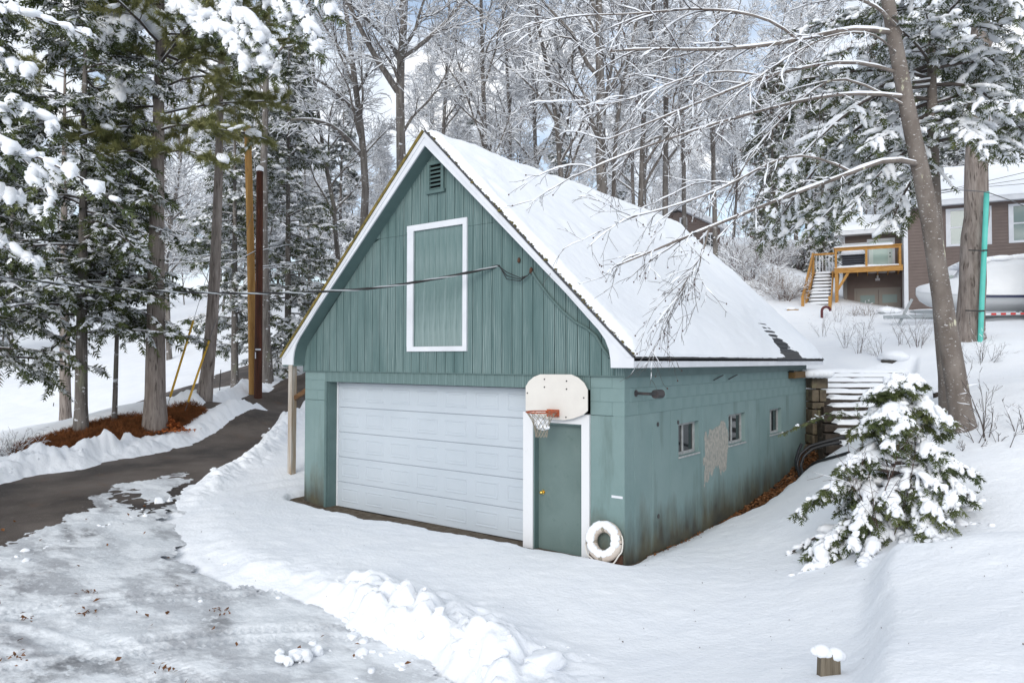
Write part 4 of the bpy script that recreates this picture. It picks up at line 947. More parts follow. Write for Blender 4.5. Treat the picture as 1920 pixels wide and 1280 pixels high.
def needles(rng, l1, q1, n2=12, len2=.8, n3=5, len3=.3, droop=-.10, snow=.5, snow_size=.09, style='hemlock', t0=.12, big=0.0, ico=None, fr_w=.16, k_tuft=16, tuft_len=.14, dust=.5, sleeve=0.0, sleeve_keep=1.0, dust_w=2.3):
    """sprays and snow along given boughs"""
    B = len(l1); Ls = np.linalg.norm(l1[:, -1] - l1[:, 0], axis=1)
    P, D, R, t = spawn(l1, q1, n2, t0, 1.0, .95, rng, flat=.85); L = np.minimum(len2, np.repeat(Ls, n2) * .6) * (1.15 - .75 * t) * rng.uniform(.6, 1.25, len(P)); rr = np.minimum(R * .5, .012) + .002
    l2, q2 = grow(P, D, L, rr, rr * .4, 4, .10, droop, rng); wood = [tubes(l1, q1, 6), tubes(l2, q2, 3)]
    fol = []
    if style == 'hemlock':
        P3, D3, R3, t3 = spawn(l2, q2, n3, .05, 1.0, .75, rng, flat=.8); L3 = len3 * (1.1 - .4 * t3) * rng.uniform(.6, 1.3, len(P3)); D3[:, 2] -= .25
        fol.append(fronds(P3, D3, L3, rng, fr_w)); P4, D4 = l2[:, -1], l2[:, -1] - l2[:, -2]; fol.append(fronds(P4, D4, np.full(len(P4), len3), rng, fr_w)); fol.append(fronds(l1[:, -1], l1[:, -1] - l1[:, -2], np.full(B, len3 * 1.3), rng, fr_w))
    else:
        P3, D3, R3, t3 = spawn(l2, q2, n3, .35, 1.0, .6, rng); D3[:, 2] += .2; fol.append(tufts(P3, D3, tuft_len * rng.uniform(.8, 1.2, len(P3)), rng, k_tuft)); fol.append(tufts(l2[:, -1], l2[:, -1] - l2[:, -2], np.full(len(l2), tuft_len * 1.1), rng, k_tuft + 6))
    dusted = []
    if style == 'hemlock' and dust > 0:                               # snow lying on the single sprays
        kk = rng.random(len(P3)) < dust; dusted.append(fronds(P3[kk] + np.array([0, 0, .02]), D3[kk] + np.array([0, 0, .06]), L3[kk] * .85, rng, fr_w * dust_w, .35, 2))
    if sleeve > 0:
        kk = rng.random(len(l2)) < sleeve_keep; a_, b_ = l2[kk], q2[kk]; u_ = np.linspace(0, 1, 9); f_ = u_ * 4; i_ = np.minimum(f_.astype(int), 3); g_ = (f_ - i_)[None, :, None]
        a9 = a_[:, i_] * (1 - g_) + a_[:, i_ + 1] * g_; env = np.array([.55, .95, 1.1, 1.15, 1.1, 1.05, .95, .8, .25]); s_ = sleeve * env[None] * rng.uniform(.55, 1.3, (len(a_), 9)) * rng.uniform(.7, 1.25, (len(a_), 1))
        a9 = a9 + np.array([0, 0, 1.]) * (s_ * .6)[..., None]; dusted.append(tubes(a9, s_, 6))
    # snow pads
    m = 3; w = rng.uniform(.15, 1.0, (len(l2), m)); f = w * 4; i = np.minimum(f.astype(int), 3); g = (f - i)[..., None]; b = np.arange(len(l2))[:, None]
    c = (l2[b, i] * (1 - g) + l2[b, i + 1] * g).reshape(-1, 3); ax = (l2[b, i + 1] - l2[b, i]).reshape(-1, 3); keep = rng.random(len(c)) < snow
    c, ax = c[keep], ax[keep]; s = snow_size * np.exp(rng.normal(0, .40, len(c)))
    out = list(dusted)
    if len(c): c = c + np.array([0, 0, 1.]) * (s * .22)[:, None]; out.append(blobs(c, np.stack([s * 1.45, s * .85, s * .5], 1), rng, ico, .14, axis=ax))
    if big > 0:
        P5, D5, R5, t5 = spawn(l1, q1, max(3, int(n2 * .9)), .15, 1.0, .5, rng); s5 = big * (1.1 - .5 * t5) * np.exp(rng.normal(0, .3, len(P5))); c5 = P5 + rng.normal(0, .35, P5.shape) * s5[:, None]; c5[:, 2] = P5[:, 2] + s5 * .3
        out.append(blobs(c5, np.stack([s5 * 1.5, s5, s5 * .62], 1), rng, ico, .10, axis=D5))
    out.append(snow_strip(l1, q1, .035, rng, 5, .8))
    def split(v): return v
    return cat(wood), cat(fol), out


def conifer(rng, trunk, r0, H, crown0, Lmax, n1=60, rise=.1, droop1=-.05, top=.15, hand=(), shape=.85, **kw):
    """trunk path + whorled boughs; returns trunk, wood, foliage, snow"""
    tp = resample(trunk, 14)[None]; f = np.linspace(0, 1, 14); tr = (r0 * (1 - f * .92))[None]; tr[0, 0] *= 1.3
    hand_l = None
    if n1:
        P, D, R, t = spawn(tp, tr, n1, crown0, .985, 1.45, rng); D[:, 2] += rise
        L = Lmax * (top + (1 - top) * (1 - (t - crown0) / (1 - crown0)) ** shape) * rng.uniform(.65, 1.15, len(P)); rr = np.minimum(R * .5, .008 + L * .010)
        l1, q1 = grow(P, D, L, rr, rr * .3, 7, .06, droop1, rng)
    if len(hand):
        hp = np.stack([resample(q, 8) for q in hand]); hr = np.tile(np.linspace(.035, .010, 8), (len(hand), 1))
        l1, q1 = (hp, hr) if not n1 else (np.concatenate([l1, hp]), np.concatenate([q1, hr]))
    wood, fol, sn = needles(rng, l1, q1, **kw)
    return tubes(tp, tr, 12), wood, fol, sn


def quads_and_tris(L):
    """merge [(V, quads or tris)...] into one vertex list with quads and triangles"""
    V = []; Q = []; Tn = []; n = 0
    for v, f in L: V.append(v); (Q if f.shape[1] == 4 else Tn).append(f + n); n += len(v)
    return np.concatenate(V), (np.concatenate(Q) if Q else None), (np.concatenate(Tn) if Tn else None)


def put_conifer(name, base, label, res, bark, needle, group=None, category='evergreen tree', snow_mat=None):
    t = thing(name, base, label, category, group); trunk, wood, fol, sn = res
    part('trunk', trunk[0], bark, t, Q=trunk[1], smooth=True); part('boughs', wood[0], M['twig'], t, Q=wood[1]); part('needles', fol[0], needle, t, T=fol[1], kind='stuff')
    V, Q, Tn = quads_and_tris(sn); part('snow_load', V, M['snow_tree'], t, Q=Q, T=Tn, smooth=True, kind='stuff'); return t


def put_bare(name, base, label, res, bark, twig=None, group=None, category='bare tree'):
    t = thing(name, base, label, category, group); a, b, c = res
    part('trunk', a[0], bark, t, Q=a[1], smooth=True); part('branches', b[0], twig or M['twig'], t, Q=b[1]); part('snow_load', c[0], M['snow_tree'], t, Q=c[1], smooth=True, kind='stuff'); return t


def copy_tree(o, loc, rz, sc, label, group):
    r = o.copy(); COL.objects.link(r); r.location = loc; r.rotation_euler = (0, 0, rz); r.scale = (sc[0], sc[0], sc[1]); r['label'] = label; r['group'] = group
    for ch in o.children: c = ch.copy(); COL.objects.link(c); c.parent = r
    return r


def trunk_from(sights, d, sink=.3):
    """trunk points from sightings at a distance, run straight down into the ground"""
    P = ats([(x, y, d) for x, y in sights]); b = P[0] + (P[0] - P[1]) * .0; z = float(T(b[0:1], b[1:2])[0])
    if P[0][2] - z > .6: P = np.concatenate([[[b[0] + (P[0] - P[1])[0] * .3, b[1] + (P[0] - P[1])[1] * .3, z - sink]], P])
    else: P[0][2] = z - sink
    return P


# --- hardwoods standing close behind the garage, each sighted
R_ = np.random.default_rng
G_BEHIND = 'bare hardwoods close behind the garage'
def hw(seed, sights, d, w, label, limbs=(), top=24.0, w1=None, **kw):
    P = trunk_from(sights, d); px_m = d / FPX; r0 = w * px_m / 2; zt = P[0][2] + top
    if P[-1][2] < zt:
        v = nrm(P[-1] - P[-2]); v = nrm(v + np.array([0, 0, .6])); P = np.concatenate([P, [P[-1] + v * (zt - P[-1][2])]])
    LL = [(ats([(x, y, d + dd) for x, y, dd in l[0]]), l[1] * px_m / 2, l[2] * px_m / 2) for l in limbs]
    args = dict(n1=17, len1=5.2, crown0=.33); args.update(kw)
    res = bare_tree(R_(seed), P, r0, r0 * .22, LL, **args); b = (P[0][0], P[0][1], P[0][2] + .3)
    return put_bare('bare_tree', b, label, res, M['bark'], group=G_BEHIND)


hw(11, [(752, 290), (752, 170), (755, 90), (760, -60)], 30, 27, 'stout forked bare tree rising just left of the roof peak', crown0=.45, n1=14, limbs=[
    ([(746, 172, 0), (722, 135, -.3), (695, 95, -.6), (672, 45, -.9), (640, -20, -1.2)], 13, 6), ([(750, 115, 0), (735, 85, .3), (714, 55, .6), (700, 20, .9)], 9, 4), ([(758, 105, 0), (782, 92, .2), (815, 62, .4), (850, 30, .7), (885, -20, 1)], 9, 4), ([(756, 60, 0), (752, 20, .3), (748, -40, .5)], 9, 5)])
hw(12, [(684, 345), (683, 262), (679, 235), (672, 190), (660, 120), (650, 40)], 32, 19, 'leaning bare tree with a long low limb, left of the roof peak', crown0=.42, n1=15, limbs=[
    ([(678, 292, 0), (655, 262, -.4), (625, 235, -.9), (590, 222, -1.4), (545, 225, -1.8)], 9, 4), ([(676, 215, 0), (645, 190, -.5), (615, 160, -1), (575, 140, -1.5)], 8, 3), ([(682, 290, 0), (705, 265, .4), (735, 235, .8)], 5, 2)])
hw(13, [(909, 272), (906, 180), (903, 80), (902, -20)], 32, 14, 'slender bare tree behind the middle of the roof ridge', n1=20, len1=4.6, crown0=.28)
hw(14, [(958, 290), (955, 210), (950, 100), (940, 0)], 36, 10, 'thin pale bare tree behind the roof ridge', n1=18, len1=4.2, crown0=.28)
hw(15, [(1053, 325), (1046, 235), (1032, 150), (1008, 50)], 34, 14, 'left-leaning bare tree behind the roof with long crooked limbs', n1=18, limbs=[([(1046, 235, 0), (1020, 190, .3), (985, 150, .6), (935, 110, 1)], 6, 2)])
hw(16, [(1128, 345), (1127, 230), (1125, 90), (1121, -20)], 30, 27, 'thick furrowed bare tree standing behind the sloping roof', crown0=.4, n1=16)
hw(17, [(1150, 352), (1153, 240), (1165, 150), (1185, 90)], 31, 11, 'thin split trunk pressed against the thick furrowed tree', n1=14, len1=3.5)
hw(18, [(1200, 372), (1205, 285), (1207, 180), (1218, 95)], 33, 14, 'dark crooked bare tree behind the lower roof', n1=16)
hw(19, [(1247, 385), (1248, 260), (1249, 100), (1250, 0)], 36, 13, 'straight reddish bare tree behind the lower roof end', n1=16)
hw(20, [(1283, 380), (1281, 260), (1278, 120)], 40, 9, 'thin straight bare tree furthest right behind the roof', n1=16, len1=4)
hw(21, [(632, 420), (600, 250), (585, 120), (580, 20)], 38, 11, 'thin bare tree with spreading top beside the leaning tree', n1=20, crown0=.3)
hw(22, [(830, 255), (838, 150), (842, 40)], 40, 10, 'small bare tree behind the ridge near the peak', n1=20, crown0=.25)
hw(23, [(1005, 300), (1000, 160), (990, 0)], 44, 10, 'grey bare tree far behind the middle of the roof', n1=20, crown0=.25)
hw(24, [(1340, 380), (1335, 250), (1345, 100)], 38, 10, 'bare tree standing beside the dark cabin', n1=20, crown0=.25)
hw(25, [(500, 640), (492, 420), (498, 200), (502, 60)], 31, 19, 'mottled straight tree right behind the utility poles', n1=12, crown0=.5)

# --- the wooded hill: a few kinds, copied
protos = []
for i, (H, r, n1, len1) in enumerate([(19, .15, 24, 4.8), (16, .11, 24, 4.0), (21, .18, 24, 5.2), (13, .08, 24, 3.4)]):
    rg = R_(100 + i); tr = np.array([[0, 0, -.5], [rg.normal(0, .2), rg.normal(0, .2), H * .35], [rg.normal(0, .5), rg.normal(0, .5), H * .7], [rg.normal(0, .8), rg.normal(0, .8), H]])
    protos.append(('bare_tree', 'bare', bare_tree(rg, tr, r, r * .2, (), n1=n1, len1=len1, n2=7, n3=6, n4=4, crown0=.2, snow=.060, twr=.010)))
for i, (H, r, L, n1) in enumerate([(17, .18, 2.7, 85), (13, .14, 2.3, 70), (20, .22, 3.0, 90)]):
    rg = R_(200 + i); tr = np.array([[0, 0, -.5], [0, 0, H * .5], [rg.normal(0, .2), rg.normal(0, .2), H]])
    protos.append(('snowy_evergreen', 'ever', conifer(rg, tr, r, H, .10, L, n1=n1, rise=.05, droop1=-.09, n2=9, len2=.95, n3=6, len3=.36, snow=.5, snow_size=.10, fr_w=.2, dust=.95, dust_w=3.2)))
_rf = R_(77); placed = [np.array(o.location[:2]) for o in bpy.data.objects if o.parent is None and o.name.startswith('bare_tree')]
first = {}; count = 0
house_o = at(1697, 595, 33)
def forest_spot(px, d):
    p = at(px, 600, d)[:2]; return p
cand = []
for _ in range(6000):
    d = 38 + 95 * _rf.random() ** .8; px = _rf.uniform(-420, 2350); cand.append((px, d))
for px, d in cand:
    p = forest_spot(px, d)
    if count >= 175: break
    if line_d(street_line, street_hw, np.array([p[0]]), np.array([p[1]]))[0] < 2.5: continue
    if px < 620 and d < 46 and px > -420:                   # open snow left of the street
        continue
    if 1345 < px < 2350 and d < 46: continue                # house lot
    if 1230 < px < 1400 and 40 < d < 60 and d < 54: continue                 # cabin
    mind = 3.4 if d < 80 else 2.6
    if min(np.hypot(*(p - q)) for q in placed) < mind: continue
    placed.append(p); z = float(T(p[0:1], p[1:2])[0])
    ev = _rf.random() < (.17 if px < 720 else .28 if px > 1230 else .14)
    i = int(_rf.integers(4, 7)) if ev else int(_rf.integers(0, 4)); nm, kind, res = protos[i]; sc = _rf.uniform(.8, 1.15); loc = (p[0], p[1], z); rz = _rf.uniform(0, 6.28)
    zone = [q for q in ((250, 'at the far left, behind the brown hemlock'), (560, 'behind the utility poles'), (800, 'left of the garage roof peak'), (1060, 'above the upper half of the roof ridge'), (1300, 'above the lower half of the roof ridge'), (1620, 'on the slope above the cabin'), (9999, 'behind the brown house')) if px < q[0]][0][1]; far_ = 'far up the hill ' if d > 75 else 'in the near wood '
    lab, grp = ('snow-covered evergreen ' + far_ + zone, 'evergreens ' + far_ + zone) if kind == 'ever' else ('leafless snowy tree ' + far_ + zone, 'bare trees ' + far_ + zone)
    if i not in first:
        first[i] = put_conifer(nm, (0, 0, 0), lab, res, M['bark'], M['far_hemlock'], grp) if kind == 'ever' else put_bare(nm, (0, 0, 0), lab, res, M['bark'], group=grp)
        o = first[i]; o.location = loc; o.rotation_euler = (0, 0, rz); o.scale = (sc, sc, sc)
    else: copy_tree(first[i], loc, rz, (sc, sc * _rf.uniform(.9, 1.15)), lab, grp)
    count += 1
# ------------------------------------------------------------------ near trees at the left, across the drive
def sight_trunk(sights, d, top_z, sink=.35):
    P = trunk_from(sights, d, sink)
    if P[-1][2] < top_z:
        v = nrm(P[-1] - P[-2]); v = nrm(v * [.5, .5, 1] + np.array([0, 0, .3])); P = np.concatenate([P, [P[-1] + v * (top_z - P[-1][2])]])
    return P


def base_of(P, sink=.35): return (P[0][0], P[0][1], P[0][2] + sink)


G_LEFT = 'evergreens on the bank beside the drive'
# hemlocks
for seed, sights, d, r, top, c0, L, n1, lab in [
    (301, [(152, 808), (153, 640), (156, 400), (159, 150)], 19.2, .17, 14.5, .21, 3.3, 76, 'dark hemlock with brown trunk standing in the rusty needle bed at left'),
    (302, [(214, 795), (219, 640), (224, 420), (226, 300)], 20.2, .075, 9.5, .32, 2.0, 44, 'thin hemlock sapling between the brown hemlock and the big pine'),
    (303, [(-60, 850), (-58, 600), (-55, 300)], 18.0, .16, 13.0, .20, 2.8, 70, 'snowy hemlock half out of frame at far left'),
    (306, [(540, 650), (540, 400), (541, 160)], 36.0, .20, 19.0, .08, 3.4, 100, 'tall snow-draped hemlock right of the utility poles'),
    (307, [(440, 690), (440, 420), (441, 200)], 33.0, .18, 17.0, .16, 2.6, 64, 'snow-draped hemlock seen between pine trunk and utility poles'),
]:
    P = sight_trunk(sights, d, top); rg = R_(seed); far = d > 25
    res = conifer(rg, P, r, top, c0, L, n1=n1, rise=.04, droop1=-.075, n2=11 if not far else 9, len2=.95, n3=5, len3=.30 if not far else .36, snow=.30 if not far else .6, snow_size=.05 if not far else .085, fr_w=.17, shape=.7, top=.2, dust=.80 if not far else 1.0, dust_w=2.7 if not far else 3.6)
    put_conifer('hemlock', base_of(P), lab, res, M['bark'], M['hemlock'], G_LEFT)

# white pines
def pine(seed, sights, d, r, top, lab, hand, c0, n1, L, **kw):
    P = sight_trunk(sights, d, top); rg = R_(seed)
    a = dict(n2=13, len2=1.0, n3=9, style='pine', snow=.22, snow_size=.10, droop=.01, t0=.22, k_tuft=26, tuft_len=.19); a.update(kw)
    res = conifer(rg, P, r, top, c0, L, n1=n1, rise=.18, droop1=-.03, shape=.45, top=.3, hand=[ats([(x, y, d + q) for x, y, q in h]) for h in hand], **a)
    return put_conifer('white_pine', base_of(P), lab, res, M['bark_pine'], M['pine'], G_LEFT)


big_pine = pine(311, [(291, 790), (292, 600), (294, 400), (297, 240), (300, 80), (302, -40)], 20.0, .29, 17.5, 'big furrowed white pine trunk with orange leaf pile at its foot', [
    [(297, 250, 0), (250, 235, -.6), (200, 240, -1.2), (150, 255, -1.8)], [(297, 245, 0), (340, 230, -.5), (385, 240, -1.1), (430, 245, -1.5)], [(296, 290, 0), (330, 280, -.8), (370, 285, -1.4), (420, 300, -2.0)], [(296, 295, 0), (250, 280, -.8), (205, 290, -1.6)],
    [(298, 170, 0), (340, 145, -.3), (400, 142, -.5), (470, 143, -.6)], [(298, 140, 0), (350, 108, .3), (410, 100, .5)], [(298, 130, 0), (250, 95, -.3), (190, 85, -.8)], [(299, 110, 0), (325, 70, -.5), (370, 40, -1.2), (430, 20, -2)],
    [(300, 60, 0), (260, 20, -.5), (210, -10, -1)], [(300, 40, 0), (350, 5, 0), (420, -30, 0)], [(297, 200, 0), (235, 200, .5), (180, 215, .8)], [(297, 215, 0), (360, 200, .6), (440, 190, 1.0), (520, 190, 1.2)]], .62, 26, 3.2)
pine(312, [(380, 748), (392, 690), (401, 560), (408, 400), (412, 240), (415, 100)], 23.0, .22, 18.0, 'second white pine trunk, leaning, left of the utility poles', [
    [(412, 250, 0), (370, 235, -.8), (330, 250, -1.4)], [(412, 255, 0), (450, 245, -.5), (500, 262, -.8)], [(412, 200, 0), (470, 185, 0), (530, 200, 0)]], .66, 22, 3.0)
pine(313, [(124, 800), (122, 700), (120, 560), (120, 300)], 30.0, .24, 17.0, 'pale pine trunk on the snow beyond the needle bed', [], .7, 18, 3.0, k_tuft=12)

# boughs heavy with snow reaching into the picture from a hemlock outside the left edge
P = sight_trunk([(-330, 900), (-325, 500), (-320, 100)], 12.0, 14.0); rg = R_(320)
hand = [[(-320, 205, 0), (-200, 185, -.3), (-90, 210, -.6), (0, 245, -.8), (70, 300, -1.0), (105, 385, -1.1)], [(-320, 330, 0), (-170, 275, -.4), (0, 265, -.8), (90, 295, -1), (170, 325, -1.2), (232, 392, -1.3)],
        [(-320, 330, 0), (-200, 260, 0), (-90, 225, 0), (0, 195, .0), (60, 170, .1), (105, 235, .1)], [(-320, 60, 0), (-200, 0, 0), (-90, 5, .3), (40, 20, .5), (120, 40, .6), (180, 75, .7)], [(-320, 470, 0), (-180, 430, 0), (-70, 430, 0), (20, 455, .1), (75, 500, .1)],
        [(-320, 420, 0), (-180, 350, -.4), (-60, 330, -.4), (30, 350, -.2), (80, 410, 0)], [(-320, 150, 0), (-200, 100, .3), (-90, 95, .3), (0, 105, .4), (60, 135, .5)]]
hand = [ats([(x, y, 12.0 + q) for x, y, q in h]) for h in hand]
res = conifer(rg, P, .2, 14, .12, 2.2, n1=34, rise=.03, droop1=-.07, hand=hand, n2=18, len2=.62, n3=7, len3=.20, snow=.0, snow_size=.05, big=.13, ico=ICO2, droop=-.17, fr_w=.17, dust=.7, sleeve=.085, sleeve_keep=.85)
put_conifer('hemlock', base_of(P), 'hemlock outside the left edge with boughs bent under thick snow', res, M['bark'], M['hemlock'], G_LEFT)
# thick snow cushions on the big pine's limbs
rg = R_(322); DH = 17.5
hand = [[(301, -110, 20), (360, -60, 19.5), (410, 0, 18.2), (460, 60, 17.5), (490, 95, 17.2), (512, 138, 17)], [(301, -60, 20), (350, -20, 19.5), (400, 30, 18), (440, 70, 17.4), (468, 128, 17)], [(301, -130, 20), (400, -110, 19.5), (500, -60, 18), (555, 0, 17.3), (585, 50, 17), (598, 98, 16.9)], [(301, -160, 20), (420, -150, 19.5), (540, -90, 18.2), (600, -30, 17.6), (630, 30, 17.4)],
        [(301, -40, 20), (335, 0, 19.8), (355, 15, 18.4), (375, 35, 17.7), (386, 66, 17.5)], [(301, -90, 20), (370, -45, 19.4), (430, 10, 18), (475, 45, 17.3), (506, 84, 17)], [(301, -100, 20), (380, -80, 19.5), (470, -40, 18.2), (530, 10, 17.5), (550, 60, 17.2)],
        [(301, 60, 20), (280, 35, 19.6), (240, 30, 19.5), (205, 50, 19), (192, 85, 18.8)], [(301, 190, 20), (280, 165, 19.6), (240, 165, 19.5), (200, 185, 19), (178, 218, 18.8)], [(301, 70, 20), (285, 35, 19.4), (255, 30, 19.4), (228, 45, 19), (215, 78, 18.8)]]
hand = [ats(h) for h in hand]; l1 = np.stack([resample(q, 10) for q in hand]); q1 = np.tile(np.linspace(.06, .014, 10), (len(hand), 1))
wood, fol, sn = needles(rg, l1, q1, n2=26, len2=.80, n3=7, len3=.27, snow=0, droop=-.20, t0=.42, fr_w=.15, dust=.5, sleeve=.125, sleeve_keep=.95, big=.22, ico=ICO2)
part('snowy_limbs', wood[0], M['twig'], big_pine, Q=wood[1]); part('limb_needles', fol[0], M['hemlock'], big_pine, T=fol[1], kind='stuff'); V, Q_, T_ = quads_and_tris(sn); part('snow_cushions', V, M['snow_tree'], big_pine, Q=Q_, T=T_, smooth=True, kind='stuff')

# ------------------------------------------------------------------ right: leaning cherry in front, hemlock and big hardwood behind
CH = thing('cherry_tree', tuple(at(1805, 800, 11.6)), 'speckled leaning tree with long bare limbs hanging over the garage roof', 'bare tree')
rg = R_(401); D0 = 11.6
tp = np.array([at(1807, 815, D0), at(1795, 725, D0), at(1776, 620, D0), at(1760, 520, D0), at(1744, 410, D0), at(1727, 320, D0 - .05), at(1708, 240, D0 - .1), at(1692, 150, D0 - .2), at(1672, 50, D0 - .3), at(1655, -60, D0 - .4), at(1640, -220, D0 - .5)])
tp = resample(tp, 24)[None]; wpx = np.interp(np.linspace(0, 1, 24), [0, .05, .3, .5, .62, .75, .9, 1], [52, 39, 33, 30, 27, 24, 18, 11]); tr = (wpx * D0 / FPX / 2)[None]
tv = [tubes(tp, tr, 16)]
limb_def = [
    ([(1690, 62, 11.3), (1650, 15, 11.0), (1585, -12, 10.6), (1500, -40, 10.2)], 9, 3), ([(1672, 62, 11.3), (1600, 50, 11.0), (1500, 76, 10.6), (1400, 91, 10.2), (1290, 96, 9.8), (1215, 88, 9.6), (1140, 97, 9.4)], 12, 4),
    ([(1682, 136, 11.4), (1610, 112, 11.1), (1545, 119, 10.8), (1430, 143, 10.4), (1330, 185, 10.0), (1230, 225, 9.7), (1140, 262, 9.4)], 9, 2.5), ([(1695, 182, 11.4), (1636, 173, 11.2), (1545, 178, 10.8), (1420, 209, 10.3), (1320, 237, 9.9), (1240, 266, 9.6), (1160, 290, 9.4), (1075, 332, 9.2)], 9, 2.5),
    ([(1700, 200, 11.4), (1570, 132, 11.3), (1507, 181, 10.9), (1450, 238, 10.6), (1400, 300, 10.3), (1360, 370, 10.1), (1340, 420, 10.0)], 6, 2), ([(1722, 308, 11.5), (1690, 290, 11.3), (1655, 296, 11.1), (1600, 325, 10.8), (1545, 343, 10.5), (1470, 368, 10.2), (1400, 400, 9.9), (1330, 425, 9.6), (1255, 458, 9.4), (1190, 485, 9.2), (1145, 503, 9.1)], 13, 3),
    ([(1600, 325, 10.8), (1560, 300, 10.7), (1482, 284, 10.4), (1412, 322, 10.1), (1340, 362, 9.8), (1270, 385, 9.5), (1210, 402, 9.3), (1165, 412, 9.2)], 6, 2), ([(1330, 425, 9.6), (1320, 470, 9.5), (1290, 520, 9.4), (1262, 575, 9.4)], 4, 1.5),
    ([(1680, 100, 11.3), (1640, 60, 10.6), (1560, 62, 10), (1470, 110, 9.6), (1390, 170, 9.3)], 5, 2),
    ([(1495, 75, 10.6), (1460, 40, 10.3), (1380, 20, 10), (1280, 15, 9.8), (1180, 30, 9.6), (1090, 25, 9.5), (1000, 45, 9.4)], 6, 2), ([(1430, 143, 10.4), (1360, 130, 10.1), (1270, 150, 9.8), (1180, 190, 9.6), (1110, 200, 9.5)], 4, 1.5)]
l1 = np.stack([resample(ats(q[0]), 14) for q in limb_def]); q1 = np.stack([np.linspace(q[1], q[2], 14) * D0 * .74 / FPX / 2 for q in limb_def])
tv.append(tubes(l1, q1, 8)); sn = [snow_strip(l1, q1, .020, rg, 6, .95, .92)]; br = []
P, D, R, t = spawn(l1, q1, 15, .25, 1.0, .55, rg, flat=.5); L = .85 * rg.uniform(.4, 1.4, len(P)); rr = np.minimum(R * .7, .009); l2, q2 = grow(P, D, L, rr, rr * .4, 7, .10, -.055, rg)
br.append(tubes(l2, q2, 4)); sn.append(snow_strip(l2, q2, .024, rg, 4, .85, 1.2))
P, D, R, t = spawn(l2, q2, 4, .12, 1.0, .5, rg, flat=.5); L = .32 * rg.uniform(.4, 1.5, len(P)); rr = np.full(len(P), .0036); l3, q3 = grow(P, D, L, rr, rr * .6, 5, .12, -.07, rg)
br.append(tubes(l3, q3, 3)); sn.append(snow_strip(l3, q3, .016, rg, 3, .65, 1.3))
P, D, R, t = spawn(l3, q3, 2, .2, 1.0, .6, rg); L = .17 * rg.uniform(.4, 1.5, len(P)); rr = np.full(len(P), .0028); l4, q4 = grow(P, D, L, rr, rr * .8, 3, .12, -.05, rg); br.append(tubes(l4, q4, 3))
bud = l4[rg.random(len(l4)) < .35][:, -1]; V, Tt = blobs(bud, np.tile([.012, .008, .013], (len(bud), 1)), rg, ICO1, .1); 
a, b, c = cat(tv), cat(br), cat(sn)
part('trunk', a[0], M['bark_birch'], CH, Q=a[1], smooth=True); part('branches', b[0], M['twig'], CH, Q=b[1]); part('buds', V, M['twig_red'], CH, T=Tt, kind='stuff'); part('snow_load', c[0], M['snow_tree'], CH, Q=c[1], smooth=True, kind='stuff')

# hemlock beside it
rg = R_(411); D1 = 12.9
P = np.array([at(1786, 785, D1), at(1770, 640, D1), at(1757, 500, D1), at(1752, 400, D1), at(1749, 250, D1), at(1745, 0, D1), at(1742, -250, D1)])
hand = [[(1748, 150, 0), (1690, 150, -.3), (1610, 190, -.6), (1520, 270, -.9), (1440, 360, -1.1)], [(1748, 70, 0), (1680, 60, -.2), (1590, 90, -.4), (1500, 130, -.6)], [(1748, 210, 0), (1700, 230, .4), (1630, 290, .7), (1570, 370, .9), (1540, 440, 1)], [(1749, 260, 0), (1700, 280, -.5), (1640, 330, -.9), (1590, 400, -1.1)],
        [(1749, 120, 0), (1660, 140, .6), (1570, 220, 1.0), (1490, 330, 1.3), (1430, 430, 1.5)], [(1749, 180, 0), (1650, 200, 1.0), (1550, 280, 1.6), (1470, 400, 2.0), (1430, 455, 2.1)], [(1745, 20, 0), (1650, 10, .5), (1560, 40, .8), (1490, 60, 1.0)], [(1749, 240, 0), (1690, 262, 1), (1610, 320, 1.4), (1500, 420, 1.8), (1460, 450, 2)],
        [(1749, 230, 0), (1790, 215, -.5), (1840, 240, -1.0), (1880, 290, -1.3)], [(1749, 160, 0), (1810, 150, -.3), (1870, 190, -.5), (1930, 260, -.7)], [(1748, 60, 0), (1820, 40, -.4), (1890, 60, -.8), (1950, 130, -1.1)], [(1749, 240, 0), (1785, 225, -.9), (1820, 240, -1.4), (1850, 285, -1.6)],
        [(1746, -60, 0), (1830, -60, -.6), (1890, -10, -1.1), (1935, 60, -1.4)], [(1749, 290, 0), (1720, 320, -.3), (1690, 370, -.5), (1670, 420, -.6)], [(1749, 100, 0), (1830, 110, .6), (1890, 160, 1.0), (1935, 230, 1.2)],
        [(1749, 250, 0), (1680, 280, .2), (1600, 350, .3), (1520, 430, .4)], [(1749, 160, 0), (1650, 170, -.2), (1560, 230, -.3), (1480, 330, -.4)], [(1749, 130, 0), (1640, 150, 1.4), (1540, 240, 2.0), (1440, 380, 2.4)], [(1749, 190, 0), (1670, 220, .8), (1590, 300, 1.2), (1540, 390, 1.4)]]
hand = [ats([(x, y, D1 + q) for x, y, q in h]) for h in hand]
res = conifer(rg, P, .17, 12, .50, 2.9, n1=34, rise=.05, droop1=-.06, hand=hand, n2=19, len2=.75, n3=9, len3=.18, snow=.35, snow_size=.055, ico=ICO2, droop=-.12, fr_w=.13, dust=.78, sleeve=.046, sleeve_keep=.65)
put_conifer('hemlock', tuple(P[0]), 'snow-laden hemlock rising behind the speckled leaning tree', res, M['bark_birch'], M['hemlock'])
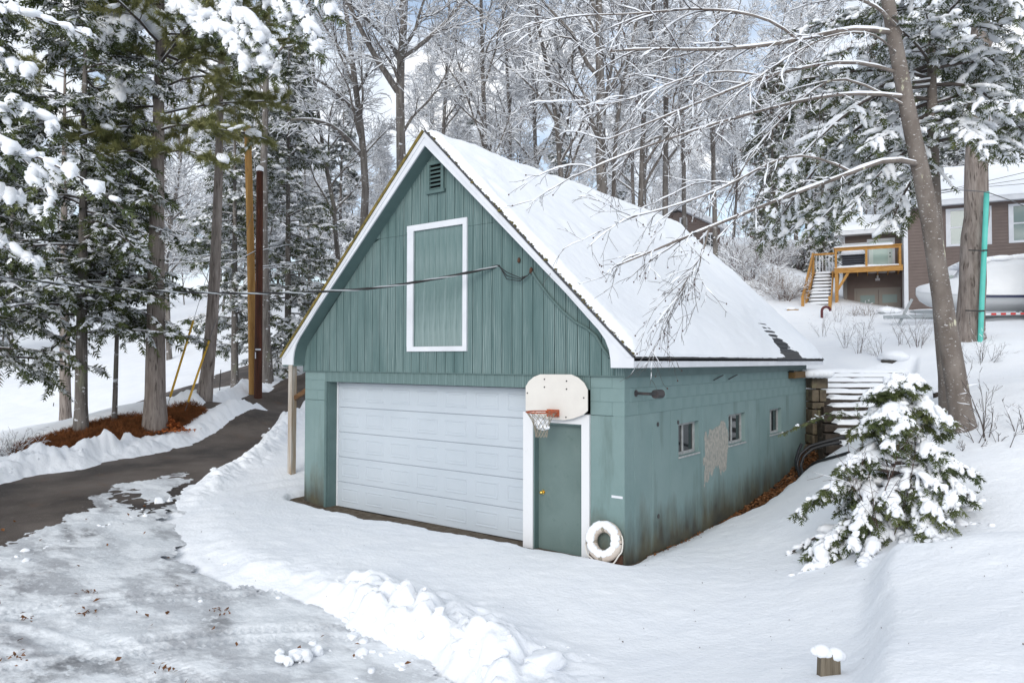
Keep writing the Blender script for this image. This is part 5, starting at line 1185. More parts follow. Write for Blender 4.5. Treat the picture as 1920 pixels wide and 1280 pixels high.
# snow-laden evergreen further up, filling the gap to the left of the house
for seed, px, d, H, lab in [(414, 1545, 46, 13, 'snowy evergreen beyond the tawny bush, left of the house'), (415, 1450, 50, 14, 'snowy evergreen on the slope above the dark cabin'), (416, 2120, 22, 15, 'snowy evergreen at the right edge beside the boat')]:
    b = at(px, 600, d); b[2] = T(b[0:1], b[1:2])[0]; P = np.array([b - [0, 0, .4], b + [0, 0, H * .5], b + [.1, .1, H]]); rg = R_(seed)
    res = conifer(rg, P, .17, H, .10, 2.9, n1=85, rise=.05, droop1=-.09, n2=11, len2=.9, n3=6, len3=.3, snow=.5, snow_size=.08, fr_w=.18, dust=.8); put_conifer('snowy_evergreen', tuple(b), lab, res, M['bark'], M['hemlock'])
# big hardwood with the teal pipe strapped to it
P = trunk_from([(1818, 640), (1822, 560), (1826, 470), (1829, 380), (1832, 280), (1835, 120), (1838, -80)], 20.0); rg = R_(420)
wr = np.array([68, 56, 48, 43, 41, 40, 36, 30]) * 20 / FPX / 2
res = bare_tree(rg, P, .36, .20, (), n1=9, len1=4, crown0=.72, n2=5, n3=5, n4=3)
put_bare('bare_tree', base_of(P, .3), 'stout grey tree trunk with a teal pipe strapped to it', res, M['bark_pine'])

# young hemlock bowed under the snow, right of the garage
rg = R_(430); bs = on_ground(1668, 1015); DS = float((bs - CAM) @ FW)
P = np.array([bs - [0, 0, .2], at(1672, 930, DS), at(1680, 820, DS), at(1692, 740, DS), at(1694, 700, DS)])
nb = 72; hh = rg.uniform(0, 1, nb) ** 1.1; az = np.arange(nb) * 2.4 + rg.normal(0, .3, nb); Pn = resample(P, 40); st = Pn[(3 + hh * 35).astype(int)]
ln = (1.18 * (1 - hh) ** .8 + .24) * rg.uniform(.75, 1.15, nb); Dn = np.stack([np.cos(az), np.sin(az), .30 + .6 * hh], 1); yl_, yq_ = grow(st, Dn, ln, np.full(nb, .012), np.full(nb, .004), 7, .05, -.20, rg)
yl_[:, :, 2] = np.maximum(yl_[:, :, 2], T(yl_[:, :, 0], yl_[:, :, 1]) + .10)
hand = list(yl_)
res = conifer(rg, P, .035, 2.4, .1, .8, n1=0, hand=hand, n2=14, len2=.24, n3=6, len3=.11, snow=.12, snow_size=.045, big=.058, ico=ICO3, droop=-.24, fr_w=.18, t0=.2, dust=.30, sleeve=.034, sleeve_keep=.62)
tb = ats([(1676, 905, DS), (1640, 800, DS + .1), (1610, 772, DS + .2), (1560, 770, DS + .3), (1500, 795, DS + .4), (1470, 812, DS + .4)]); l1 = np.stack([resample(tb, 10), resample(ats([(1676, 880, DS), (1650, 815, DS), (1620, 800, DS + .1), (1590, 805, DS + .2)]), 10)]); q1 = np.tile(np.linspace(.010, .003, 10), (2, 1))
w2, f2, s2 = needles(rg, l1, q1, n2=22, len2=.15, n3=6, len3=.075, snow=0, dust=.12, t0=.35, droop=-.08, fr_w=.16); res = (res[0], cat([res[1], w2]), cat([res[2], f2]), res[3] + [s2[0]])
hemY = put_conifer('young_hemlock', tuple(bs), 'young hemlock bowed under thick snow in front of the timber steps', res, M['twig'], M['hemlock'])

# ------------------------------------------------------------------ leafless shrubs and saplings
def shrub(name, base, label, rng, n, H, spread, twig, cat_='shrub', group=None, n2=4, n3=2, r=.006, snow=.012, bow=0.0, tips=False):
    t = thing(name, tuple(base), label, cat_, group); B = np.tile(np.asarray(base, float), (n, 1)) + rng.normal(0, .06 * spread, (n, 3)) * [1, 1, 0] - [0, 0, .08]
    D = np.stack([rng.normal(0, .45 * spread, n), rng.normal(0, .45 * spread, n), np.ones(n)], 1); L = H * rng.uniform(.5, 1.05, n); rr = np.full(n, r) * rng.uniform(.7, 1.2, n)
    l1, q1 = grow(B, D, L, rr, rr * .35, 8, .07, bow, rng); br = [tubes(l1, q1, 5)]; sn = [snow_strip(l1, q1, snow, rng, 4, .6)]
    if n2:
        P, D, R, tt = spawn(l1, q1, n2, .35, 1, .6, rng); L = H * .32 * rng.uniform(.4, 1.2, len(P)); rr = np.minimum(R * .7, r * .6); l2, q2 = grow(P, D, L, rr, rr * .5, 4, .1, .03, rng); br.append(tubes(l2, q2, 3)); sn.append(snow_strip(l2, q2, snow, rng, 3, .7))
        if n3: P, D, R, tt = spawn(l2, q2, n3, .3, 1, .6, rng); L = H * .14 * rng.uniform(.4, 1.2, len(P)); rr = np.full(len(P), r * .4); l3, q3 = grow(P, D, L, rr, rr * .6, 3, .1, .02, rng); br.append(tubes(l3, q3, 3)); sn.append(snow_strip(l3, q3, snow * .9, rng, 3, .7))
    a, b = cat(br), cat(sn); part('stems', a[0], twig, t, Q=a[1]); part('snow_load', b[0], M['snow_tree'], t, Q=b[1], smooth=True, kind='stuff'); return t


M['dead_stem'] = mat('tan_dead_stem', (.16, .10, .065), .9, .1)
SH = [(1610, 672, 1.3, .5, 7, 'tall thin shrub directly above the snow-capped round rock, nearer the roof'), (1650, 676, 1.0, .6, 7, 'thin shrub just left of the snow-capped round rock'), (1585, 660, 1.0, .5, 6, 'thin shrub above the middle of the timber steps'), (1545, 640, 1.1, .5, 6, 'thin shrub next to the garage roof corner'), (1625, 625, .9, .7, 6, 'thin shrub halfway between house deck and timber steps'), (1570, 610, 1.0, .6, 6, 'thin shrub at the foot of the deck stairs'), (1690, 655, .9, .6, 6, 'thin shrub left of the fan-shaped shrub')]
for k, (x, y, H, sp_, n, lab) in enumerate(SH):
    p = on_ground(x, y); shrub('dead_shrub', p, lab, R_(500 + k), n, H, sp_, M['twig_red'], group='thin shrubs above the steps')
p = on_ground(1722, 660); shrub('dead_shrub', p, 'fan-shaped leafless shrub left of the speckled trunk', R_(510), 14, 1.25, .9, M['twig_red'])
p = on_ground(1838, 690); shrub('dead_shrub', p, 'snow-dusted leafless shrub at the foot of the teal pipe', R_(511), 13, 1.0, 1.1, M['twig'], snow=.018)
for k, (x, y, H, lab) in enumerate([(1832, 845, 1.0, 'upright leafless sapling just right of the speckled trunk'), (1838, 838, 1.05, 'leafless sapling with forked top right of the speckled trunk'), (1848, 835, 1.1, 'slanting dark sapling in the snow at right'), (1882, 852, .75, 'crooked forked sapling with a snow ball at right'), (1905, 825, .9, 'leaning leafless sapling nearest the right edge'), (1812, 858, .45, 'short bent twig sapling below the speckled trunk')]):
    p = on_ground(x, y); shrub('sapling', p, lab, R_(520 + k), 2 if k != 5 else 3, H, .8, M['twig'], 'sapling', 'saplings in the snow at right', n2=4, n3=2, r=.011, snow=.012)
p = on_ground(1655, 1035, 4); shrub('sapling', p, 'tall bare sapling standing in front of the young hemlock', R_(530), 5, 2.0, .9, M['twig_red'], 'sapling', n2=4, n3=2, r=.008, snow=.005)
for k, (x, y, n, H, sp_, lab) in enumerate([(1470, 566, 60, 1.7, 2.6, 'tawny bush with rusty stems on the slope behind the roof'), (1440, 545, 40, 1.5, 2.6, 'second tawny bush behind the roof, higher on the slope')]):
    p = on_ground(x, y); shrub('tawny_bush', p, lab, R_(540 + k), n, H, sp_, M['dead_stem'], 'bush', n2=5, n3=2, r=.014, snow=.03)
for k, (x, y, n, H, lab) in enumerate([(1405, 530, 30, 2.2, 'snowy bush right beside the garage roof slope'), (1500, 510, 34, 2.6, 'snowy bush above the dark tarp-covered hump'), (1548, 480, 34, 2.8, 'highest snowy bush next to the wing of the house'), (1590, 520, 26, 2.0, 'snowy bush behind the deck stairs'), (1450, 500, 34, 2.4, 'snowy bush above the tawny bushes'), (1380, 510, 30, 2.4, 'snowy bush below the dark cabin windows')]):
    p = on_ground(x, y); shrub('snowy_bush', p, lab, R_(550 + k), n, H, 2.4, M['twig_red'], 'bush', 'snowy bushes left of the house', n2=6, n3=3, r=.016, snow=.05)
for k, (x, y, n, H, lab) in enumerate([(1625, 596, 16, .8, 'tallest dry tan weeds before the grey double doors'), (1645, 594, 12, .6, 'low dry tan weeds before the middle of the double doors'), (1600, 596, 12, .7, 'dry tan weeds at the foot of the deck post')]):
    p = on_ground(x, y); shrub('dry_weeds', p, lab, R_(560 + k), n, H, 1.2, M['dead_stem'], 'weeds', 'dry weeds by the house', n2=3, n3=1, r=.010, snow=.03)
# brush at the left end of the needle bed
p = at(20, 880, 16.8); p[2] = T(p[0:1], p[1:2])[0]; shrub('brush_pile', p, 'flattened leafless brush at the left end of the needle bed', R_(570), 40, .9, 3.0, M['twig'], 'brush', n2=4, n3=2, r=.008, snow=.012)
# ------------------------------------------------------------------ neighbouring house up the slope
M['lap'] = mat('brown_lap_siding', (.165, .130, .118), .7, .25, var=(.19, .15, .136), var_scale=(2, 2, 2))
M['deck_wood'] = mat('fresh_pine_lumber', (.46, .25, .075), .7, .25, var=(.36, .18, .05), var_scale=(4, 4, 14))
M['win_glass'] = mat('grey_green_window_glass', (.20, .265, .26), .12, .6)
M['door_grey'] = mat('taupe_doors', (.23, .21, .19), .6, .3)
M['shrink'] = mat('white_shrink_wrap', (.72, .74, .77), .38, .45, var=(.66, .685, .72), var_scale=(1.5, 1.5, 1.5), bump=.3, bump_scale=(3, 3, 9), dist=.05)
M['blue'] = mat('navy_stripe', (.014, .022, .07), .4, .4)
M['teal_pipe'] = mat('turquoise_pipe', (.09, .47, .40), .45, .35, var=(.12, .52, .45), var_scale=(3, 3, 3))
M['maroon'] = mat('maroon_paint', (.10, .018, .022), .5, .4)
M['red'] = mat('red_reflector', (.55, .02, .02), .4, .4)
M['galv'] = mat('galvanised_steel', (.32, .35, .37), .45, .5)
M['tyre'] = mat('black_rubber', (.018, .018, .019), .8, .2)
M['timber_dark'] = mat('dark_wet_timber', (.035, .028, .023), .8, .2, var=(.065, .052, .042), var_scale=(9, 9, 9), bump=.5)
M['stone'] = mat('stacked_stone', (.17, .14, .10), .9, .1, var=(.085, .07, .055), var_scale=(5, 5, 5), bump=.8, bump_scale=(14, 14, 14), dist=.03, layers=[((.24, .24, .14), (3, 3, 3), .55, .7, .6)])
M['hose'] = mat('black_hose', (.016, .017, .02), .45, .4)
HA = math.radians(63.8)
H1 = nrm(SR * math.sin(HA) - SF * math.cos(HA)); H2 = nrm(SF * math.sin(HA) + SR * math.cos(HA)); HZ = np.array([0, 0, 1.])
HO = at(1697, 595, 33); HO[2] = 4.90


class HB(MB):
    """solids in the house frame: s along the front, t to the back, z up from the yard"""
    def hb(s, lo, hi):
        c = (np.array(lo, float) + np.array(hi, float)) / 2; h = (np.array(hi, float) - np.array(lo, float)) / 2
        return s.obox(HO + H1 * c[0] + H2 * c[1] + HZ * c[2], H1 * h[0], H2 * h[1], HZ * h[2])
    def hp(s, poly, vec): return s.prism([HO + H1 * a + H2 * b + HZ * c for a, b, c in poly], H1 * vec[0] + H2 * vec[1] + HZ * vec[2])


def hxyz(s, t, z): return HO + H1 * s + H2 * t + HZ * z


house = thing('house', tuple(HO), 'brown lap-sided two-storey house with white trim, snowy roof and wooden deck', 'house')
# lap boards: one long clapboard per course
def lap(s0, s1, t, z0, z1, holes=(), step=.145):
    z = z0
    while z < z1 - .02:
        zt = min(z + step, z1); segs = [(s0, s1)]
        for (a, b, c, d) in holes:
            if zt > c + .01 and z < d - .01:
                new = []
                for (u, v) in segs:
                    if a > u: new.append((u, min(v, a)))
                    if b < v: new.append((max(u, b), v))
                    if not (a > u) and not (b < v): pass
                segs = [q for q in new if q[1] - q[0] > .03]
        for (u, v) in segs:
            HB().hp([(u, t - .028, z), (u, t - .008, zt), (u, t + .02, zt), (u, t + .02, z)], (v - u, 0, 0)).build('clapboard', M['lap'], house)
        z += step
EAVE = 5.05
wins = [(1.75, 3.3, 3.25, 4.75), (4.1, 6.6, 3.25, 4.75)]
gdoor = (1.42, 2.6, .0, 2.1)
lap(.15, 9.5, 0, .0, EAVE, wins + [gdoor])
HB().hb((.1, .03, -.4), (9.5, 7.9, EAVE)).build('wall', M['lap'], house)
HB().hb((-.02, -.04, -.3), (.15, .06, EAVE)).hb((-.02, .06, -.3), (.02, 2.0, EAVE)).build('corner_board', M['white'], house)
for (a, b, c, d) in wins:
    n = 3 if b - a > 2.3 else 2; f = HB(); f.hb((a - .09, -.05, c - .1), (b + .09, .028, c)).hb((a - .09, -.05, d), (b + .09, .028, d + .1))
    w = (b - a) / n
    for k in range(n + 1): f.hb((a + k * w - .09, -.05, c), (a + k * w + .09, .028, d))
    win = f.build('window', M['white'], house)
    for k in range(n):
        HB().hb((a + k * w + .09, -.01, c), (a + (k + 1) * w - .09, .02, d)).build('pane', M['win_glass'], win)
        HB().hb((a + k * w + .09, -.025, (c + d) / 2 - .03), (a + (k + 1) * w - .09, -.008, (c + d) / 2 + .03)).build('sash_rail', M['white'], win)
a, b, c, d = gdoor; dr = HB().hb((a - .1, -.05, c - .3), (a, .02, d + .12)).hb((a, -.05, d), (b + .1, .02, d + .12)).hb((b, -.05, c - .3), (b + .1, .02, d)).build('door_casing', M['white'], house)
HB().hb((a, -.012, c - .3), (b, .015, d)).build('door', M['white'], house); HB().hb((a + .18, -.03, 1.2), (b - .2, -.01, 1.85)).build('door_light', M['win_glass'], house)
# main roof with its snow
RB, RH = 5.2, 2.75
HB().hp([(-.25, -.55, EAVE), (-.25, -.55, EAVE + .16), (-.25, RB, EAVE + RH), (-.25, RB, EAVE + RH - .2)], (10.5, 0, 0)).build('roof', M['shingle'], house)
HB().hb((-.27, -.60, EAVE - .1), (10.3, -.552, EAVE + .17)).build('fascia', M['white'], house); HB().hb((-.27, -.55, EAVE - .05), (10.3, .0, EAVE - .02)).build('eave_soffit', M['white'], house)
HB().hp([(-.29, -.58, EAVE - .05), (-.29, -.58, EAVE + .15), (-.29, RB, EAVE + RH), (-.29, RB, EAVE + RH - .22)], (.038, 0, 0)).build('rake_board', M['white'], house)


def snow_slab(name, s0, s1, t0, z0, t1, z1, th, parent, seed, h=.18, m=None):
    ns = max(3, int((s1 - s0) / h)); nt = max(3, int(math.hypot(t1 - t0, z1 - z0) / h)); S, Tt = np.meshgrid(np.linspace(0, 1, ns), np.linspace(0, 1, nt))
    ed = np.minimum(np.minimum(S, 1 - S) * (s1 - s0), np.minimum(Tt, 1 - Tt) * math.hypot(t1 - t0, z1 - z0)); hh = th * (1 + .5 * fbm(S * (s1 - s0) * .8, Tt * 4, seed, 3)) * np.sqrt(np.clip(ed / (.9 * th), 0, 1)) - .012 * (ed < 1e-6)
    P = HO + H1 * (s0 + (s1 - s0) * S)[..., None] + H2 * (t0 + (t1 - t0) * Tt)[..., None] + HZ * (z0 + (z1 - z0) * Tt + hh)[..., None]
    idx = np.arange(ns * nt).reshape(nt, ns); Q = np.stack([idx[:-1, :-1], idx[:-1, 1:], idx[1:, 1:], idx[1:, :-1]], -1).reshape(-1, 4)
    return part(name, P, m or M['snow_roof'], parent, Q=Q, smooth=True)


snow_slab('roof_snow', -.28, 10.28, -.62, EAVE + .14, RB, EAVE + RH + .0, .22, house, 80)
# recessed wing with the deck
WT = 2.0; WE = 4.28; ws0 = -2.62
wd_w = (-2.55, -1.55, 2.9, 3.75); wd_d = (-1.42, -.42, 2.42, 3.9); wd_g = (-2.02, -.05, -.4, 1.50)
lap(ws0 + .1, -.02, WT, .0, WE, [wd_w, wd_d, wd_g])
HB().hb((ws0, WT + .03, -.4), (.1, 7.5, WE)).build('wall', M['lap'], house); HB().hb((ws0 - .02, WT - .04, -.3), (ws0 + .1, WT + .1, WE)).build('corner_board', M['white'], house)
for (a, b, c, d), nm, mt in ((wd_w, 'window', 'white'), (wd_d, 'door', 'white')):
    fr_ = HB().hb((a - .11, WT - .06, c - .1), (a, WT + .02, d + .12)).hb((b, WT - .06, c - .1), (b + .11, WT + .02, d + .12)).hb((a, WT - .06, d), (b, WT + .02, d + .12)).hb((a, WT - .06, c - .1), (b, WT + .02, c)).build(nm, M['white'], house)
    if nm == 'window': HB().hb((a + .14, WT - .02, c), (b - .1, WT + .01, d - .1)).hb((a, WT - .01, c), (b, WT + .018, d)).build('pane', M['win_glass'], fr_)
    else:
        HB().hb((a, WT - .02, c), (b, WT + .018, d)).build('leaf', mat('pale_mint_door', (.50, .60, .58), .4, .4), fr_); HB().hb((a + .16, WT - .03, c + .3), (b - .2, WT - .018, d - .2)).build('door_light', mat('pale_door_glass', (.36, .50, .47), .15, .5), fr_)
        for zz_ in (3.25, 3.08): HB().hb((b - .13, WT - .05, zz_), (b - .08, WT - .02, zz_ + .06)).build('knob', M['dark'], fr_)
a, b, c, d = wd_g; dg = HB().hb((a - .1, WT - .05, c), (a, WT + .02, d + .1)).hb((a, WT - .05, d), (b, WT + .02, d + .1)).build('double_door', M['door_grey'], house)
for k in range(2):
    x0 = a + .01 + k * .97; lf = HB().hb((x0, WT - .025, c), (x0 + .95, WT + .015, d)).build('door_leaf', M['door_grey'], dg); lt = HB().hb((x0 + .16, WT - .034, .85), (x0 + .80, WT - .024, 1.25)).build('light', M['win_glass'], lf)
HB().hb((-1.18, WT - .22, 1.95), (-.98, WT - .03, 2.05)).hb((-1.12, WT - .2, 2.05), (-1.04, WT - .08, 2.2)).build('barn_lamp', M['white'], house)
HB().hp([(ws0 - .35, WT - .75, WE), (ws0 - .35, WT - .75, WE + .14), (ws0 - .35, WT + 3.2, WE + 1.35), (ws0 - .35, WT + 3.2, WE + 1.2)], (abs(ws0) + .33, 0, 0)).build('roof', M['shingle'], house)
HB().hb((ws0 - .36, WT - .79, WE - .08), (-.03, WT - .752, WE + .15)).hb((ws0 - .36, WT - .75, WE - .05), (-.03, WT, WE - .02)).build('fascia', M['white'], house)
snow_slab('roof_snow', ws0 - .36, -.02, WT - .82, WE + .13, WT + 3.2, WE + 1.36, .20, house, 81)
HB().bar(hxyz(ws0 - .2, WT - .7, WE), hxyz(ws0 + .03, WT - .05, WE - .4), .06, .06).bar(hxyz(ws0 + .03, WT - .05, WE - .4), hxyz(ws0 + .03, WT - .05, 0), .06, .06).build('downspout', M['white'], house)
# deck
DZ = 2.45; deck_m = M['deck_wood']
HB().hb((-2.95, .0, DZ - .26), (-.06, .06, DZ)).hb((-2.95, .06, DZ - .26), (-2.89, WT - .03, DZ)).build('rim_joist', deck_m, house)
for k in range(7): HB().hb((-2.86 + k * .44, .07, DZ - .24), (-2.82 + k * .44, WT - .04, DZ - .045)).build('joist', deck_m, house)
for k in range(14): HB().hb((-2.97, -.02 + k * .142, DZ - .04), (-.05, .112 + k * .142, DZ)).build('deck_board', deck_m, house)
for s_ in (-2.93, -1.62, -.22): HB().hb((s_, .005, DZ), (s_ + .1, .1, DZ + .92)).build('railing_post', deck_m, house)
HB().hb((-2.98, -.04, DZ + .92), (-.08, .13, DZ + .97)).hb((-2.9, .02, DZ + .80), (-.12, .07, DZ + .915)).build('top_rail', deck_m, house)
HB().hb((-2.97, .14, DZ + .92), (-2.84, WT - .05, DZ + .97)).hb((-2.95, .14, DZ + .8), (-2.88, WT - .05, DZ + .915)).build('top_rail', deck_m, house)
for k in range(13): HB().hb((-.20, .12 + k * .14, DZ + .12), (-.17, .15 + k * .14, DZ + .82)).build('baluster', deck_m, house)
snow_slab('rail_snow', -3.0, -.4, -.05, DZ + .965, .14, DZ + .965, .09, house, 82, .07); snow_slab('deck_snow', -2.96, -.1, -.03, DZ - .005, .5, DZ - .005, .10, house, 83, .1)
HB().hb((-2.93, .02, -.5), (-2.78, .17, DZ - .26)).build('deck_post', deck_m, house)
HB().bar(hxyz(-2.85, .09, 1.35), hxyz(-2.35, .12, DZ - .24), .10, .12).build('knee_brace', deck_m, house); HB().bar(hxyz(-2.85, .16, 1.35), hxyz(-2.80, .8, DZ - .24), .10, .12).build('knee_brace', deck_m, house)
HB().hb((-2.58, WT - .35, -.4), (-2.44, WT - .2, DZ - .26)).build('deck_post', mat('grey_post', (.20, .19, .18), .8), house)
# stairs to the deck
NS = 13
for k in range(NS):
    f = k / (NS - 1); t_ = -1.75 + 3.3 * f * .95; z_ = .12 + (DZ - .2) * f; s0_, s1_ = -4.15 + .02 * k, -3.12
    HB().hb((s0_, t_, z_ - .05), (s1_, t_ + .29, z_)).build('tread', M['timber_dark'], house); snow_slab('tread_snow', s0_, s1_, t_ - .01, z_ - .004, t_ + .28, z_ - .004, .115, house, 90 + k, .07)
HB().bar(hxyz(-4.22, -1.8, .0), hxyz(-3.95, 1.5, DZ - .05), .06, .26).build('stringer', deck_m, house); HB().bar(hxyz(-3.08, -1.8, .0), hxyz(-3.06, 1.5, DZ - .05), .06, .26).build('stringer', deck_m, house)
HB().bar(hxyz(-4.24, -1.85, .95), hxyz(-3.97, 1.45, DZ + .92), .09, .14).build('stair_rail', deck_m, house); HB().hb((-4.30, -1.95, -.3), (-4.17, -1.82, 1.0)).hb((-3.15, -1.95, -.3), (-3.02, -1.82, .95)).build('newel', deck_m, house)
for k in range(8): f = (k + .5) / 8; HB().hb((-4.23 + .27 * f, -1.8 + 3.3 * f, .2 + DZ * f * .93), (-4.20 + .27 * f, -1.77 + 3.3 * f, .95 + DZ * f * .93)).build('baluster', deck_m, house)
HB().hb((-4.0, 1.5, DZ - .26), (-2.98, 2.0, DZ)).build('landing', deck_m, house); HB().hb((-4.0, 1.55, DZ + .86), (-3.0, 1.63, DZ + .96)).hb((-4.02, 1.53, DZ), (-3.92, 1.63, DZ + .86)).build('landing_rail', deck_m, house)
for k in range(6): HB().hb((-3.85 + k * .15, 1.57, DZ), (-3.82 + k * .15, 1.60, DZ + .86)).build('baluster', M['white'], house)
# slatted bench stack on the deck
bench = thing('deck_chest', tuple(hxyz(-2.1, .9, DZ)), 'dark slatted chest heaped with snow on the wooden deck', 'chest')
HB().hb((-2.62, .62, DZ + .06), (-1.66, 1.2, DZ + .68)).build('body', M['tyre'], bench)
for k in range(6): HB().hb((-2.66, .57, DZ + .06 + k * .11), (-1.62, .619, DZ + .13 + k * .11)).build('slat', mat('navy_slats', (.035, .042, .06), .5) if k == 0 else bpy.data.materials['navy_slats'], bench)
snow_slab('snow_cap', -2.7, -1.58, .52, DZ + .68, 1.3, DZ + .68, .26, bench, 84, .06, M['snow_tree'])

# ------------------------------------------------------------------ boat on its trailer, wrapped for the winter
BA = nrm(SR * .955 - SF * .30); BB = nrm(SF * .955 + SR * .30); BO = at(1790, 590, 27.0); BO[2] = float(T(BO[0:1], BO[1:2])[0])
boat = thing('boat', tuple(BO), 'boat in white shrink wrap parked on a trailer before the house', 'boat')
def bxyz(u, v, z): return BO + BA * u + BB * v + HZ * z
us_ = np.array([-1.30, -1.18, -.9, -.5, -.05, .02, .35, .9, 1.6, 2.6, 4, 5.6]); hw_ = np.array([.03, .28, .55, .78, .95, .96, 1.05, 1.13, 1.18, 1.2, 1.2, 1.15]); keel = np.array([1.20, .98, .78, .66, .60, .595, .57, .55, .54, .53, .53, .53]); gun = np.array([1.42, 1.34, 1.28, 1.22, 1.18, 1.175, 1.15, 1.12, 1.10, 1.08, 1.06, 1.05]); top = np.array([1.47, 1.55, 1.62, 1.70, 1.78, 1.80, 2.28, 2.38, 2.42, 2.46, 2.46, 2.35])
def loft(sec, name, m, parent):
    V = []; n = len(sec[0])
    for s_ in sec: V += list(s_)
    idx = np.arange(len(V)).reshape(len(sec), n); Q = np.stack([idx[:-1, :-1], idx[1:, :-1], idx[1:, 1:], idx[:-1, 1:]], -1).reshape(-1, 4); return part(name, np.array(V), m, parent, Q=Q)
loft([[bxyz(u, -h, g), bxyz(u, -h * .82, k + (g - k) * .45), bxyz(u, -h * .1, k), bxyz(u, h * .1, k), bxyz(u, h * .82, k + (g - k) * .45), bxyz(u, h, g)] for u, h, k, g in zip(us_, hw_, keel, gun)], 'hull', mat('white_gelcoat', (.66, .68, .70), .3, .5), boat)
loft([[bxyz(u, -h - .012, g - .06), bxyz(u, -h * 1.0 - .012, g + .05), bxyz(u, -h * .86, g + (t_ - g) * .75), bxyz(u, -h * .55, t_), bxyz(u, h * .55, t_), bxyz(u, h * .86, g + (t_ - g) * .75), bxyz(u, h + .012, g - .06)] for u, h, g, t_ in zip(us_, hw_, gun, top)], 'shrink_wrap', M['shrink'], boat)
loft([[bxyz(u, -h - .016, g - .16), bxyz(u, -h - .018, g - .075)] for u, h, g in zip(us_[6:], hw_[6:], gun[6:])], 'stripe', M['blue'], boat)
n = 130; rb = R_(600); uu_ = rb.uniform(.3, 5.6, n); C = np.stack([bxyz(u, rb.uniform(-.55, .55), np.interp(u, us_, top) + .02) for u in uu_]); V, Tt = blobs(C, np.tile([.45, .38, .12], (n, 1)), rb, ICO2, .05); part('snow_cap', V, M['snow_tree'], boat, T=Tt, smooth=True)
trailer = thing('boat_trailer', tuple(BO), 'galvanised boat trailer with red and white reflective tape under the wrapped boat', 'trailer')
MB().bar(bxyz(-2.4, 0, .38), bxyz(-.6, -.8, .38), .09, .12).bar(bxyz(-2.4, 0, .38), bxyz(-.6, .8, .38), .09, .12).bar(bxyz(-.6, -.8, .38), bxyz(5.2, -.95, .38), .08, .13).bar(bxyz(-.6, .8, .38), bxyz(5.2, .95, .38), .08, .13).bar(bxyz(.2, -.9, .5), bxyz(.2, .9, .5), .12, .1).bar(bxyz(3.2, -.9, .5), bxyz(3.2, .9, .5), .12, .1).build('frame', M['galv'], trailer)
MB().bar(bxyz(-1.9, -.1, .1), bxyz(-1.45, -.1, 1.05), .09, .09).bar(bxyz(-2.05, -.1, 0), bxyz(-2.05, -.1, .5), .06, .06).build('winch_post', M['galv'], trailer)
for k in range(7): MB().box((0, 0, 0), (.001, .001, .001)).v and MB().bar(bxyz(.9 + k * .30, -.96 - .05, .38), bxyz(1.05 + k * .30, -.97 - .05, .38), .012, .07).build('reflector', M['red'], trailer)
MB().bar(bxyz(.7, -.985, .38), bxyz(3.1, -1.0, .38), .008, .075).build('tape', M['white'], trailer)
a = np.linspace(0, 2 * math.pi, 25)
for v in (-1.13, 1.0):
    w = MB().tube([bxyz(2.75, v - .1, .34), bxyz(2.75, v + .1, .34)], .33, 22).build('wheel', M['tyre'], trailer); MB().tube([bxyz(2.75, v - .11, .34), bxyz(2.75, v - .102, .34)], .19, 18).build('hub', M['galv'], w)
    aa = np.linspace(.1, math.pi - .1, 12); MB().tube(np.stack([bxyz(2.75 + .44 * math.cos(q), v, .38 + .42 * math.sin(q)) for q in aa]), .05, 8).build('mudguard', M['white'], trailer)

# teal pipe strapped to the stout trunk
pipe = thing('pipe', tuple(at(1838, 640, 19.55)), 'long turquoise pipe standing against the stout grey trunk', 'pipe')
PP = ats([(1838, 644, 19.5), (1841, 560, 19.5), (1846, 460, 19.5), (1850, 360, 19.5)]); MB().tube(resample(PP, 10), .066, 18).build('tube', M['teal_pipe'], pipe, smooth=True)
for x, y in ((1846, 470), (1840, 583)):
    c = at(x, y, 19.5); MB().tube([c + [0, 0, -.02], c + [0, 0, .02]], .074, 18).bar(at(x - 30, y - 1, 19.55), at(x, y, 19.42), .03, .035).build('strap', M['dark'], pipe)

# ------------------------------------------------------------------ dark cabin beyond the roof
cab_o = at(1310, 470, 50); cab_o[2] = float(T(cab_o[0:1], cab_o[1:2])[0]); zb = cab_o[2]
cab = thing('cabin', tuple(cab_o), 'dark brown cabin with snowy roof half hidden behind the garage roof', 'house')
def cz(y): return CAM[2] + (675 - y) * 50 / FPX
def cs(x): return (x - 1310) * 50 / FPX
ct, ce, cr_ = cz(402), cz(425), cz(398)
def cpt(s_, t_, z_): return np.array([cab_o[0], cab_o[1], 0]) + SR * s_ + SF * t_ + HZ * z_
gl = [cpt(cs(1180), 0, zb - 1), cpt(cs(1350), 0, zb - 1), cpt(cs(1350), 0, cz(428)), cpt(cs(1272), 0, cz(396)), cpt(cs(1180), 0, cz(430))]
MB().prism(gl, SF * 6).build('wall', M['lap'], cab)
z = zb
while z < cz(400):
    hwid = np.interp(z, [cz(428), cz(396)], [1, .05]) if z > cz(428) else 1
    s_0, s_1 = cs(1272) + (cs(1180) - cs(1272)) * hwid, cs(1272) + (cs(1350) - cs(1272)) * hwid; MB().bar(cpt(s_0, -.02, z + .08), cpt(s_1, -.02, z + .08), .03, .15).build('clapboard', M['lap'], cab); z += .17
